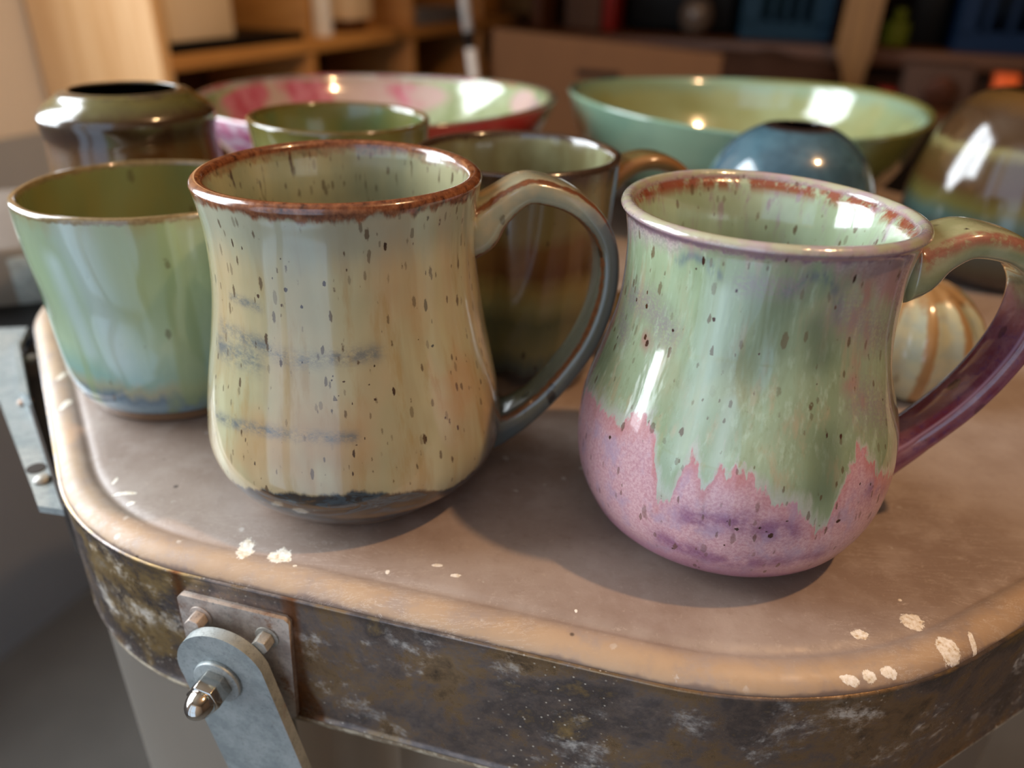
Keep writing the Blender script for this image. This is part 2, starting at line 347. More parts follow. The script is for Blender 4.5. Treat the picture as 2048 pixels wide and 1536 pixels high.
    own = g.ss(g.add(g.attr('spots'), g.mul(g.sub(g.noise(1400, detail=2), .5), .9)), .75, 1.05, 1, 0); col = g.mix(own, col, g.mix(g.noise(500), lin('160E0C'), lin('5A3528')))
    lipc = g.mix(g.mul(ins, .8), g.mix(g.ss(g.noise(120, detail=4), .42, .66), lin('A9A98F'), lin('A8979C')), g.mix(st, lin('9FA07C'), lin('B0AE90'))); col = g.mix(g.ss(g.add(z, g.mul(g.sub(st, .5), .3)), 10.74, 10.86), col, lipc)
    col = g.mix(g.mul(g.mul(g.ss(g.add(z, g.mul(g.sub(st2, .5), .6)), 10.5, 10.62), g.ss(z, 10.78, 10.7)), g.mul(g.ss(grain, .3, .55, .4, 1), g.sub(1.0, g.mul(ins, .85)))), col, g.mix(grain, lin('6C4B4A'), lin('9A8396')))
    g.bump(g.add(g.mul(g.noise(110, (1, 1, .12), 3), 1.1), g.mul(g.noise(50, (1, 1, .5), 2), 1.3)), .35, .0015)
    satin = g.ss(d, -.1, .15, .34, .17)
    return g.done(col, satin, 0, g.ss(d, -.1, .15, .45, 1.0), .5, .04)
def glaze_mint_pink_handle():
    g = NT('plum_handle_glaze'); s, cx, cy = g.attr('s'), g.attr('cx'), g.attr('cy')
    n = g.noise(110, detail=5); f = g.noise(420, detail=4)
    top = g.mix(g.ss(n, .35, .65), lin('A3A07A'), lin('8F8F66'))
    low = g.mix(g.ss(n, .36, .64), lin('6A2C40'), lin('7F5462')); low = g.mix(g.ss(f, .5, .7, 0, .6), low, lin('5A3560'))
    low = g.mix(g.mul(g.ss(cy, -.1, .3), .8), low, g.mix(f, lin('7C3038'), lin('9A6674')))
    mid = g.mix(f, lin('8A4A44'), lin('A8787A'))
    a = g.add(s, g.mul(g.sub(n, .5), .16)); col = g.mix(g.ss(a, .36, .44), top, mid); col = g.mix(g.ss(a, .43, .54), col, low)
    col = g.mix(g.mul(g.ss(a, .5, .4), g.mul(g.mul(g.ss(g.m_('ABSOLUTE', cx), .62, .8), g.ss(g.add(f, g.mul(n, .5)), .55, .8, .25, 1)), g.ss(cy, -.1, .5))), col, g.mix(f, lin('743828'), lin('A0705A')))
    col = g.mix(g.mul(g.ss(g.mn(g.m_('ABSOLUTE', cx), g.m_('ABSOLUTE', cy)), .70, .80), g.ss(s, .45, .5)), col, lin('9C7A92'))
    sp = g.specks(190, (1, 1, .7), .42, .22); col = g.mix(g.mul(sp, .85), col, lin('2A1316'))
    g.bump(n, .2, .001)
    return g.done(col, .2, 0, 1.0)
def glaze_layers(name, stops, zmax, inner, wob=.9, streak=None, speck=.15, speckc='3A2A18', rimc=None, rimw=.25, claytop=None, sc=150, pale=None, rough=.2, metal=0.0, coat=1.0, bmp=.25, inner2=None, speckscale=380):
    """colours stacked by height (z/zmax) with drippy edges"""
    g = NT(name); z, ins = g.attr('zz'), g.attr('ins')
    st = g.noise(sc, (1, 1, .16), 5, .62); big = g.noise(34, (1, 1, .5), 4, .55)
    h = g.m_('DIVIDE', g.add(z, g.add(g.mul(g.sub(st, .5), wob), g.mul(g.sub(big, .5), wob*1.3))), zmax)
    col = g.ramp(h, [(p, lin(c)) for p, c in stops])
    if streak: col = g.mix(g.ss(g.noise(60, (1, 1, .07), 3, .5, .3), .5, .64, 0, .8), col, lin(streak))
    if pale is not None: col = g.mix(g.mul(g.attr('pale'), .8), col, lin(pale))
    icol = g.mix(g.ss(g.noise(50, (1, 1, .4), 4), .35, .65), lin(inner), lin(inner2 or inner)); col = g.mix(ins, col, icol)
    if speck: sp = g.specks(speckscale, (1, 1, .45), .42, speck); col = g.mix(g.mul(sp, .8), col, lin(speckc))
    if rimc: col = g.mix(g.ss(g.add(z, g.mul(g.sub(g.noise(300, detail=4), .5), rimw*1.2)), zmax-rimw, zmax-rimw*.6), col, g.mix(g.noise(500), lin(rimc), lin(speckc)))
    if claytop: col = g.mix(g.ss(z, claytop, claytop+.08, 1, 0), col, lin('7D5F45'))
    g.bump(g.add(g.noise(90, (1, 1, .15), 3), g.noise(45, (1, 1, .5), 2)), bmp, .0014)
    return g.done(col, rough, metal, coat, .5, .04)

# ------------------------------------------------------------------ metal, paint and other plain materials
KX, KY = .09, .45            # foot point of the kiln
CHIPS = [(-8.63, 19.6, 0.27, 0.5), (-7.39, 19.28, 0.39, 0.36), (-2.24, 19.01, 0.19, 0.07), (-1.61, 18.57, 0.19, 0.08), (-3.8, 18.67, 0.08, 0.1), (-13.88, 22.37, 0.42, 0.09), (10.45, 16.57, 0.27, 0.16), (12.26, 17.18, 0.37, 0.28), (12.9, 16.15, 0.35, 0.40), (13.8, 16.5, 0.10, 0.3), (9.6, 15.0, 0.28, 0.12), (10.2, 15.15, 0.2, 0.16), (10.8, 15.3, 0.24, 0.14), (-20.7, 31.0, 0.14, 0.40), (-19.2, 28.5, 0.17, 0.48), (2.12, 17.2, 0.06, 0.07), (-13.4, 21.84, 0.17, 0.1), (12.25, 18.01, 0.06, 0.05), (-6.79, 18.83, 0.06, 0.07), (-14.55, 23.11, 0.07, 0.2)]
def lid_paint():
    g = NT('worn_lid_paint'); zz = g.attr('zz')
    n = g.noise(14, detail=5, rough=.6); f = g.noise(240, detail=5, rough=.7); m = g.noise(70, detail=4)
    col = g.mix(g.ss(n, .35, .65), lin('A19186'), lin('8C796D')); col = g.mix(g.ss(f, .5, .75, 0, .3), col, lin('786659')); col = g.mix(g.ss(g.noise(420, detail=4, rough=.75, loc=(4, 4, 4)), .56, .74, 0, .35), col, lin('C4B4A4')); col = g.mix(g.ss(m, .45, .7, 0, .35), col, lin('B0A298'))
    edge = g.attr('edge')     # 1 at the rounded outer edge
    e = g.mul(edge, g.ss(g.add(m, g.mul(f, .5)), .45, .85)); col = g.mix(g.mul(e, .7), col, lin('B59570'))
    lo = g.ss(g.add(zz, g.mul(g.sub(m, .5), .5)), -.30, -.42); col = g.mix(g.mul(lo, .7), col, lin('6E5A50'))
    v = g.vor(85, (1, 1, 1)); sp = g.mul(g.ss(v.outputs['Distance'], .10, .05), g.ss(g.noise(30, loc=(2, 2, 0)), .55, .6)); col = g.mix(g.mul(sp, .8), col, lin('3A2D26'))
    v2 = g.vor(95, (1, 1, 1), (5, 3, 0)); sp2 = g.mul(g.ss(g.add(v2.outputs['Distance'], g.mul(g.sub(f, .5), .5)), .12, .06), g.ss(g.noise(22, loc=(7, 1, 0)), .52, .6)); col = g.mix(g.mul(sp2, .55), col, lin('D8D2CA'))
    scr = g.ss(g.m_('ABSOLUTE', g.sub(g.noise(26, (1, 6, 1), 6, .75, 1.5), .5)), .010, .0, 0, .55); scr = g.mul(scr, g.ss(g.noise(9, loc=(1, 1, 0)), .5, .6)); col = g.mix(scr, col, lin('D0C4B8'))
    dmin = None
    sx = g.n('ShaderNodeSeparateXYZ'); g.set(sx.inputs[0], g.oc()); X, Y = sx.outputs[0], sx.outputs[1]
    for x, y, a, b in CHIPS:
        dx = g.mul(g.sub(X, x*.01-KX), 100/a); dy = g.mul(g.sub(Y, y*.01-KY), 100/b); d = g.m_('SQRT', g.add(g.mul(dx, dx), g.mul(dy, dy))); dmin = d if dmin is None else g.mn(dmin, d)
    chip = g.ss(g.add(dmin, g.mul(g.sub(g.noise(380, detail=5, rough=.8), .5), 1.8)), .93, 1.03, 1, 0)
    ccol = g.ramp(g.noise(700, detail=4, rough=.7), [(.3, lin('B8966A')), (.42, lin('E2D6C0')), (.6, lin('F6F0E6'))]); col = g.mix(chip, col, ccol)
    g.bump(g.add(g.mul(f, .35), g.mul(chip, 1.2)), .35, .0008)
    return g.done(col, g.ss(f, .3, .7, .38, .55), 0, 0, .45)
def band_metal():
    g = NT('scorched_steel'); n = g.noise(15, (1, 1, 1.1), 7, .68, .25); f = g.noise(75, (1, 1, 1), 6, .78, .2); fine = g.noise(500, (1, 1, 1), 4, .7)
    col = g.ramp(g.add(g.mul(n, .75), g.mul(f, .25)), [(.34, lin('4E443D')), (.43, lin('93795A')), (.48, lin('7E7068')), (.53, lin('5E5654')), (.60, lin('9A7F52')), (.68, lin('A59C90'))])
    wh = g.mul(g.ss(g.noise(30, (1, 1, 1.3), 7, .75, .2, (4, 2, 1)), .53, .66), g.ss(f, .38, .6)); col = g.mix(g.mul(wh, .75), col, lin('CFC9BF'))
    v = g.vor(420); dots = g.mul(g.ss(v.outputs['Distance'], .2, .08), g.ss(g.noise(16, loc=(9, 0, 0)), .5, .6)); col = g.mix(g.mul(dots, .8), col, lin('DDD2C0'))
    rust = g.ss(g.attr('rust'), .35, .75); col = g.mix(g.mul(rust, g.ss(f, .25, .55)), col, g.mix(fine, lin('3A2415'), lin('8A5426')))
    g.bump(g.add(g.mul(fine, .3), f), .12, .0015)
    return g.done(col, g.ss(g.add(f, g.mul(wh, .4)), .3, .8, .22, .55), g.sub(.70, g.mul(g.mx(wh, g.mul(dots, .7)), .6)), 0)
def galvanised(name='galvanised_steel', rusty=.35, c1='A9B0B0', c2='8C9494'):
    g = NT(name); n = g.noise(110, detail=5, rough=.7); f = g.noise(900, detail=3); col = g.mix(g.ss(n, .35, .65), lin(c1), lin(c2)); col = g.mix(g.ss(f, .55, .7, 0, .5), col, lin('6D7373'))
    if rusty: r = g.ss(g.noise(55, detail=5, rough=.75, loc=(3, 3, 3)), .68-rusty*.3, .80-rusty*.3); col = g.mix(r, col, g.mix(f, lin('5B3216'), lin('9C6A3C')))
    g.bump(g.add(n, g.mul(f, .4)), .15, .0008)
    return g.done(col, g.ss(n, .3, .7, .38, .55), .35, 0)
m_galv = galvanised('galvanised_steel', .05); m_rusty = galvanised('rusty_plate_steel', .45, 'C9BDB2', 'A08F84'); m_bolt = galvanised('bolt_steel', .45, 'B5B3AC', '8F8A80')
m_chrome = flat('nickel_plate', 'C9C5BE', .12, 1.0, .08, 60)
m_steel = flat('body_sheet_steel', 'BDB4A8', .28, .75, .12, 12, .1, (1, 1, .3))
m_darkmetal = flat('dark_metal', '3A3532', .45, .5, .3, 30)
m_strip = NT('cream_firebrick_edge'); _n = m_strip.noise(160, detail=5, rough=.75); m_strip = m_strip.done(m_strip.mix(m_strip.ss(_n, .42, .58), lin('C9BBA2'), lin('8C7A62')), .8)
m_pine = wood('pine_board', 'E6C08F', 'CFA06A'); m_pine_u = wood('pine_shelf', 'BD8748', '9E6A34', (.08, .08, 1)); m_brownwood = wood('brown_shelf_wood', '5C3210', '44240A', (.08, .5, 1))
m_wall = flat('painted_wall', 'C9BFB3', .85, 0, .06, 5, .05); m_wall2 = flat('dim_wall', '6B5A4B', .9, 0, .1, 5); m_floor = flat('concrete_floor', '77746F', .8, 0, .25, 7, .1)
m_base = flat('grimy_baseboard', '6B6258', .8, 0, .35, 9); m_ceiling = flat('ceiling_paint', '7E7468', .9, 0, .04, 5)
m_card = NT('cardboard'); _n = m_card.noise(40, (1, 1, .2), 3); m_card = m_card.done(m_card.mix(_n, lin('5E3812'), lin('684018')), .8)
m_white = flat('white_plastic', 'DAD3CB', .4, 0, .05); m_cream = flat('cream_box', 'D6BD9C', .7, 0, .06, 20); m_black = flat('black_plastic', '0D0D0E', .45, 0, .2); m_blue = flat('blue_plastic', '0D2A3A', .45, 0, .15)
m_blue2 = flat('dark_blue_plastic', '0A1F38', .45, 0, .15); m_lime = flat('lime_plastic', '5E6A1C', .5, 0, .15); m_red = flat('red_plastic', '7E2018', .45, 0, .1); m_orange = flat('orange_plastic', 'E0602C', .45, 0, .1)
m_greymetal = flat('grey_metal', '9C9CA0', .35, .6, .15); m_sack = flat('brown_sack', '3A261C', .9, 0, .25, 20, .3); m_greybox = flat('grey_brown_box', '4A362C', .8, 0, .15, 20); m_glass_jar = flat('frosted_jar', '5A4C42', .25, 0, .35, 60)
m_darkbrown = flat('dark_brown_board', '2E1C12', .8, 0, .2, 10)

# ------------------------------------------------------------------ room shell (setting)
def wallbox(name, u0, u1, v0, v1, z0, z1, mat): return struct(rbox(name, u0, u1, v0, v1, z0, z1, mat, bevel=0))
LW = -1.26; RWV = 2.4; BW = 3.1; FW = -1.15; CH = 2.6
wallbox('floor', FW-.1, BW+.1, LW-.1, RWV+.1, -.1, 0, m_floor)
wallbox('ceiling', FW-.1, BW+.1, LW-.1, RWV+.1, CH, CH+.1, m_ceiling)
bm = bmesh.new()                                     # left wall with the side window opening
for (u0, u1, z0, z1) in ((FW-.1, SW_U0, 0, CH), (SW_U1, BW+.1, 0, CH), (SW_U0, SW_U1, 0, SW_Z0), (SW_U0, SW_U1, SW_Z1, CH)):
    bm_box(bm, (-.05, (u0+u1)/2, (z0+z1)/2), (.1, u1-u0, z1-z0))
wl = from_bm('wall_left', bm, m_wall); wl.location = RW(0, LW); wl.rotation_euler = (0, 0, -RA); struct(wl)
bm = bmesh.new()
for u in (SW_U0+.02, (SW_U0+SW_U1)/2, SW_U1-.02): bm_box(bm, (0, u, (SW_Z0+SW_Z1)/2), (.04, .04, SW_Z1-SW_Z0))
for z in (SW_Z0+.02, SW_Z1-.02): bm_box(bm, (0, (SW_U0+SW_U1)/2, z), (.04, SW_U1-SW_U0, .04))
wn2 = from_bm('window_2', bm, m_white); wn2.location = RW(0, LW-.03); wn2.rotation_euler = (0, 0, -RA); struct(wn2)
wallbox('wall_right', FW-.1, BW+.1, RWV, RWV+.1, 0, CH, m_wall2)
wallbox('wall_back', BW, BW+.1, LW, RWV, 0, CH, m_wall2)
bm = bmesh.new()                                     # wall with the tall window behind the camera
for (v0, v1, z0, z1) in ((LW, WIN_V0, 0, CH), (WIN_V1, RWV, 0, CH), (WIN_V0, WIN_V1, 0, WIN_Z0), (WIN_V0, WIN_V1, WIN_Z1, CH)):
    bm_box(bm, ((v0+v1)/2, -.05, (z0+z1)/2), (v1-v0, .1, z1-z0))
wf = from_bm('wall_front', bm, m_wall); wf.location = RW(FW, 0); wf.rotation_euler = (0, 0, -RA); struct(wf)
bm = bmesh.new()
for v, ww in ((WIN_V0+.02, .045), (-.66, .14), (WIN_V1-.02, .045)): bm_box(bm, (v, 0, (WIN_Z0+WIN_Z1)/2), (ww, .05, WIN_Z1-WIN_Z0))
for z in (WIN_Z0+.025, 1.05, WIN_Z1-.025): bm_box(bm, ((WIN_V0+WIN_V1)/2, 0, z), (WIN_V1-WIN_V0, .05, .045))
wn = from_bm('window_1', bm, m_white); wn.location = RW(FW-.04, 0); wn.rotation_euler = (0, 0, -RA); struct(wn)
wallbox('grey_sheet_1', FW, .98, LW, LW+.012, 0, .90, flat('sheet_grey', '8E9094', .7, 0, .06, 6))  # plain grey sheet over the lower part of the left wall

# ------------------------------------------------------------------ the kiln that carries the pots
kiln = empty('kiln', (KX, KY, 0), 'metal-banded kiln with a worn taupe lid carrying all the pottery', 'kiln')
def poly_verts():
    A = np.array([-14.7, 19.9]); B = np.array([9.3, 13.6]); out = [B]
    for ang, L in ((30, 33), (75, 24), (120, 24), (165, 25), (210, 33)):
        out.append(out[-1]+L*np.array([math.cos(math.radians(ang)), math.sin(math.radians(ang))]))
    return np.array([A]+out+[np.array([-27.2, 39.8])])
def rounded(P, Rad, k=14):
    out = []; n = len(P); tt = []
    for i in range(n):
        p, a, b = P[i], P[i-1]-P[i], P[(i+1) % n]-P[i]; a /= np.linalg.norm(a); b /= np.linalg.norm(b)
        ang = math.acos(np.clip(a@b, -1, 1)); r = Rad[i]; t = r/math.tan(ang/2); cdir = (a+b)/np.linalg.norm(a+b); cc = p+cdir*r/math.sin(ang/2)
        s0 = p+a*t-cc; s1 = p+b*t-cc; a0 = math.atan2(s0[1], s0[0]); a1 = math.atan2(s1[1], s1[0]); da = (a1-a0+PI) % (2*PI)-PI
        for j in range(k+1): an = a0+da*j/k; out.append(cc+r*np.array([math.cos(an), math.sin(an)]))
    out = np.array(out); seg = resample(np.vstack([out, out[:1]]), .35)[:-1]; return seg
PV = poly_verts(); OUT = rounded(PV, [11, 13, 9, 9, 9, 9, 9, 8.5])
def normals2(P):
    t = np.roll(P, -1, 0)-np.roll(P, 1, 0); t /= np.linalg.norm(t, axis=1)[:, None]; n = np.stack([t[:, 1], -t[:, 0]], 1)
    return n if ((P-P.mean(0))*n).sum() > 0 else -n
ON = normals2(OUT)
def ringmesh(name, prof, mat, parent, close=False, cap_top=False, jitter=0, P=OUT, Nn=ON, zoff=LZ, attrs=None):
    """prof: (inset, z) cm rows following the rounded outline"""
    rows = []; n = len(P)
    for k, (d, z) in enumerate(prof):
        zz = z+(rng.normal(0, jitter, n) if jitter else 0)
        q = P-Nn*d; rows.append(np.stack([q[:, 0]*.01-KX, q[:, 1]*.01-KY, np.zeros(n)+zz*.01+zoff], 1))
    V = np.vstack(rows).tolist(); idx = np.arange(len(prof)*n).reshape(len(prof), n); faces = []
    R_ = list(range(len(prof)))+([0] if close else [])
    for a, b in zip(R_[:-1], R_[1:]):
        faces += np.stack([idx[a], np.roll(idx[a], -1), np.roll(idx[b], -1), idx[b]], -1).tolist()
    if cap_top: faces.append(idx[-1].tolist())
    me = bpy.data.meshes.new(name); me.from_pydata(V, [], faces)
    for kk, fn in (attrs or {}).items(): set_attr(me, kk, np.concatenate([fn(np.full(n, d), np.full(n, z), P) for d, z in prof]))
    me.update(); bm = bmesh.new(); bm.from_mesh(me); bmesh.ops.recalc_face_normals(bm, faces=bm.faces); bm.to_mesh(me); bm.free()
    return link(name, me, mat, parent)
lidprof = [(.25, -.60), (.06, -.52), (.06, -.42), (.10, -.33), (.2, -.22), (.33, -.13), (.5, -.06), (.68, -.02), (.85, -.015), (1.0, -.035), (1.1, -.08), (1.19, -.14), (1.27, -.15), (1.36, -.11), (1.48, -.06), (1.62, -.035), (1.9, -.02), (2.4, -.008), (3.2, 0.0), (5.5, 0)]
lid = ringmesh('lid', lidprof, lid_paint(), kiln, cap_top=True, attrs={'zz': lambda d, z, P: z, 'edge': lambda d, z, P: np.clip((1.15-d)/.5, 0, 1)*np.clip((P[:, 1] < 40)*1.0, 0, 1)})
tag(lid, 'worn taupe painted lid with flaked white chips')
def rustmask(d, z, P):
    # rust gathers around the bolted hinge plate
    s = (P[:, 0]+14.7)*.967+(P[:, 1]-19.9)*(-.254); ds = np.minimum(np.abs(s-4.1), np.abs(s-8.2)); m = np.exp(-(ds/.45)**2)*(z > -6.0)*.75
    return m*(P[:, 1] < 22)+np.exp(-((s-8.2)/.8)**2)*np.exp(-((z+5.6)/.8)**2)*(P[:, 1] < 22)
band = ringmesh('steel_band', [(.3, -.50), (-.02, -.47), (-.03, -.55), (0, -.62)]+[(0, -z) for z in np.arange(.8, 5.9, .3)]+[(-.03, -5.92), (0, -6.0), (.3, -6.02)], band_metal(), kiln, attrs={'rust': rustmask})
tag(band, 'scorched stainless band stained brown and grey')
ringmesh('brick_rim', [(.1, -6.02), (.04, -6.04), (.03, -6.2), (.12, -6.4), (.6, -6.45)], m_strip, kiln, jitter=.012)
# body under the lid: flush on the left, set back to the right of the strap so it falls dark there
def inset_body():
    P = OUT.copy(); s = (P[:, 0]+14.7)*.967+(P[:, 1]-19.9)*(-.254)
    front = np.clip((s-7.6)/.6, 0, 1)*(P[:, 1] < 45)
    d = .15+6.0*front; return P-ON*d[:, None]
PB = inset_body(); NB = normals2(PB)
ringmesh('body', [(0, -6.4), (0, -7.5), (0, -30), (0, -60), (0, -85)], m_steel, kiln, P=PB, Nn=NB)
for i, (ang, dd) in enumerate(((0, 0), (1, 0), (2, 0), (3, 0))):
    pt = PV.mean(0)+(PV[i*2]-PV.mean(0))*.8
    box('leg', (pt[0]*.01-KX, pt[1]*.01-KY, .08), (.05, .05, .16), m_darkmetal, kiln)
ringmesh('base_tray', [(1.0, -84.9), (.2, -84.9), (.2, -86.4), (30, -86.4)], m_darkmetal, kiln)
# hinge plate, strap and bolts on the front face: s along the face, off = distance out of it
FA = Vector((-.147, .199, 0)); FD = Vector((.967231, -.253898, 0)); FN = Vector((-.253898, -.967231, 0))
FB = Matrix((FD, Vector((0, 0, 1)), FN)).transposed()       # columns: s, z, out
FD_ = FB
def fpos(s, z, off): v = FA+FD*(s*.01)+FN*(off*.01); return Vector((v.x-KX, v.y-KY, LZ+z*.01))
def face_prism(name, pts, o0, o1, mat, parent, bevel=.0004, hole=None):
    bm = bmesh.new(); lo = [bm.verts.new(fpos(s, z, o0)) for s, z in pts]; hi = [bm.verts.new(fpos(s, z, o1)) for s, z in pts]
    bm.faces.new(hi); bm.faces.new(lo[::-1])
    for i in range(len(pts)): j = (i+1) % len(pts); bm.faces.new((lo[i], lo[j], hi[j], hi[i]))
    return from_bm(name, bm, mat, parent, bevel=bevel)
def face_cyl(name, s, z, o0, o1, r0, r1, mat, parent, n=28, bevel=.0, rot=0.0):
    bm = bmesh.new(); L = (o1-o0)*.01
    bmesh.ops.create_cone(bm, cap_ends=True, segments=n, radius1=r0*.01, radius2=r1*.01, depth=L)
    bmesh.ops.rotate(bm, matrix=Matrix.Rotation(rot, 3, 'Z'), verts=bm.verts)
    Mx = Matrix((FD, FN.cross(FD), FN)).transposed().to_4x4(); Mx.translation = fpos(s, z, (o0+o1)/2)
    bmesh.ops.transform(bm, matrix=Mx, verts=bm.verts); return from_bm(name, bm, mat, parent, bevel=bevel, smooth=n > 8)
plate_pts = [(4.15, -1.35), (4.3, -1.2), (8.05, -1.2), (8.2, -1.35), (7.95, -5.75), (7.8, -5.9), (4.25, -5.9), (4.1, -5.75)]
hp = face_prism('hinge_plate', plate_pts, -.05, .22, m_rusty, kiln); tag(hp, 'rusty bolted square plate')
for (s, z, mt) in ((4.95, -1.95, m_rusty), (7.35, -2.15, m_bolt)):
    b = face_cyl('hex_bolt', s, z, .2, .27, .42, .42, mt, kiln, 32, .0002); tag(b, 'hex bolt head with flange')
    face_cyl('bolt_head', s, z, .27, .72, .31, .30, mt, b, 6, .0003, .3); 
arm_pts = []
for a in np.linspace(200, 20, 25): arm_pts.append((6.1+1.62*math.cos(math.radians(a)), -3.25+1.62*math.sin(math.radians(a))))
dn = np.array([.205, -.979]); L_ = 16
r_ = np.array(arm_pts[-1]); l_ = np.array(arm_pts[0]); arm_pts += [tuple(r_+dn*L_), tuple(l_+dn*(L_+.4))]
arm = face_prism('hinge_strap', arm_pts, .75, 1.15, m_galv, kiln, .0006); tag(arm, 'galvanised strap with a rounded top end')
face_cyl('spacer', 6.0, -3.4, .2, .76, .55, .55, m_rusty, kiln, 24)
ws = face_cyl('washer', 5.95, -3.55, 1.15, 1.32, .85, .82, m_galv, arm, 40, .0003)
nut = face_cyl('acorn_nut', 5.95, -3.55, 1.30, 2.05, .60, .60, m_chrome, arm, 6, .0005, .35); tag(nut, 'shiny domed acorn nut')
bm = bmesh.new(); bmesh.ops.create_uvsphere(bm, u_segments=32, v_segments=16, radius=1.0)
Mx = Matrix((FD*.0048, FN.cross(FD)*.0048, FN*.0062)).transposed().to_4x4(); Mx.translation = fpos(5.95, -3.55, 2.05); bmesh.ops.transform(bm, matrix=Mx, verts=bm.verts)
from_bm('nut_dome', bm, m_chrome, arm, smooth=True)
# angled galvanised bracket hugging the left flank of the lid
def k(x, y, z): return Vector((x*.01-KX, y*.01-KY, LZ+z*.01))
def slab(name, pts, z0, z1, mat, parent, bevel=.0005):
    bm = bmesh.new(); lo = [bm.verts.new(k(x, y, z0)) for x, y in pts]; hi = [bm.verts.new(k(x, y, z1)) for x, y in pts]
    bm.faces.new(hi); bm.faces.new(lo[::-1])
    for i in range(len(pts)): j = (i+1) % len(pts); bm.faces.new((lo[i], lo[j], hi[j], hi[i]))
    return from_bm(name, bm, mat, parent, bevel=bevel)
side = slab('side_bracket', [(-30.6, 38.6), (-27.3, 39.2), (-26.4, 36.8), (-22.2, 30.4), (-16.75, 23.1), (-17.9, 23.3), (-18.9, 24.6), (-24.2, 31.3), (-30.5, 37.2)], -1.75, -1.45, m_galv, kiln); tag(side, 'galvanised angle bracket along the left flank')
slab('bracket_flange', [(-22.3, 30.5), (-21.95, 30.25), (-16.6, 22.95), (-16.9, 23.15)], -3.6, -1.2, m_darkmetal, side)
slab('gap_shade', [(-27.2, 40.0), (-26.5, 37.0), (-22.4, 30.7), (-16.95, 23.3), (-16.2, 22.5), (-18.3, 27.0), (-21.0, 31.0), (-24.6, 37.2)], -2.6, -2.1, m_black, kiln)  # black slab standing for the shade in the gap beside the lid
slab('bracket_flange', [(-26.6, 36.9), (-26.1, 36.5), (-22.0, 30.3), (-22.6, 30.6)], -1.5, -.7, m_galv, side)
for x, y in ((-24.9, 35.3), (-22.7, 30.9), (-18.6, 24.9)):
    bm = bmesh.new(); bmesh.ops.create_uvsphere(bm, u_segments=18, v_segments=8, radius=.0034); bmesh.ops.scale(bm, vec=(1, 1, .6), verts=bm.verts); bmesh.ops.translate(bm, vec=k(x, y, -1.42), verts=bm.verts); from_bm('rivet', bm, m_bolt, side, smooth=True)
bm = bmesh.new(); bmesh.ops.create_cone(bm, cap_ends=True, segments=24, radius1=.0036, radius2=.0036, depth=.0006); bmesh.ops.translate(bm, vec=k(-19.3, 25.7, -1.44), verts=bm.verts); from_bm('bolt_hole', bm, m_darkmetal, side)
hb = box('rear_hinge_box', k(-35.5, 52, -3.5), (.13, .16, .09), flat('hinge_box_steel', '7C746C', .5, .3, .15, 20), kiln, rot=Matrix.Rotation(math.radians(30), 3, 'Z'), bevel=.004)
hp2 = box('rear_hinge_plate', k(-34.5, 44.2, -3.3), (.11, .004, .075), m_galv, kiln, rot=Matrix.Rotation(math.radians(20), 3, 'Z'))
slab('gap_cover', [(-36, 43.2), (-27.2, 46.5), (-27.6, 40.2), (-33, 38.9)], -3.2, -2.6, m_black, kiln)
for x in (-36.4, -34.2):
    bm = bmesh.new(); bmesh.ops.create_uvsphere(bm, u_segments=16, v_segments=8, radius=.006); bmesh.ops.scale(bm, vec=(1, .5, 1), verts=bm.verts); bmesh.ops.translate(bm, vec=k(x, 43.6+(x+36)*.36, -2.2), verts=bm.verts); from_bm('hinge_screw', bm, m_chrome, hp2, smooth=True)
# ------------------------------------------------------------------ the two big mugs in front
M1P = [(0.0, 3.55), (0.68, 4.35), (1.36, 4.95), (2.26, 5.22), (3.39, 5.12), (4.75, 4.88), (6.21, 4.59), (7.91, 4.34), (9.6, 4.28), (10.73, 4.42), (11.3, 4.5)]
M1SP = [(-62.7, 10.04, .05, .16), (-86.2, 9.06, .055, .1), (-113.7, 8.51, .06, .07), (-101.2, 8.83, .07, .08), (-95.5, 8.36, .05, .06), (-77.5, 9.44, .03, .05), (-70.2, 6.53, .035, .05), (-45.6, 6.72, .07, .05), (-64.0, 5.66, .055, .15), (-80.1, 3.87, .045, .16), (-80.9, 3.2, .035, .1), (-71.1, 5.51, .055, .05), (-39.7, 3.83, .045, .12), (-44.8, 4.35, .035, .07), (-53.9, 3.91, .03, .13), (-103.5, 8.35, .045, .05), (-84.0, 5.71, .03, .04), (-123.3, 9.96, .04, .15), (-76.0, 4.33, .03, .05), (-86.3, 3.82, .025, .03), (-117.2, 3.14, .035, .1), (-86.1, 6.18, .035, .04), (-51.6, 7.05, .03, .03), (-96.6, 6.69, .04, .04), (-121.6, 3.83, .03, .1), (-72.8, 5.99, .04, .04), (-81.7, 6.13, .05, .04), (-85.6, 6.31, .035, .04), (-79.3, 5.45, .03, .05), (-79.0, 4.13, .04, .05), (-106.2, 9.12, .03, .05), (-98.7, 9.66, .03, .04), (-101.8, 9.72, .035, .04), (-118.5, 9.87, .03, .08)]
m1 = empty('mug', (-.0561, .2445, LZ+.0003), 'cream speckled mug with rust-brown rim, front left of the two big mugs', 'mug')
def m1warp(X, Y, Z, TH, R_):
    w = np.clip((Z-8)/3.3, 0, 1)**2; wob = .012*np.sin(TH*3+Z*.9)
    return X*(1+wob*.25), Y*(1+wob*.25), Z+w*(-.03*np.cos(2*TH)-.02*np.sin(2*TH))
o_, i_ = pot_profiles(M1P, .46, lipdz=.22, tin=.42)
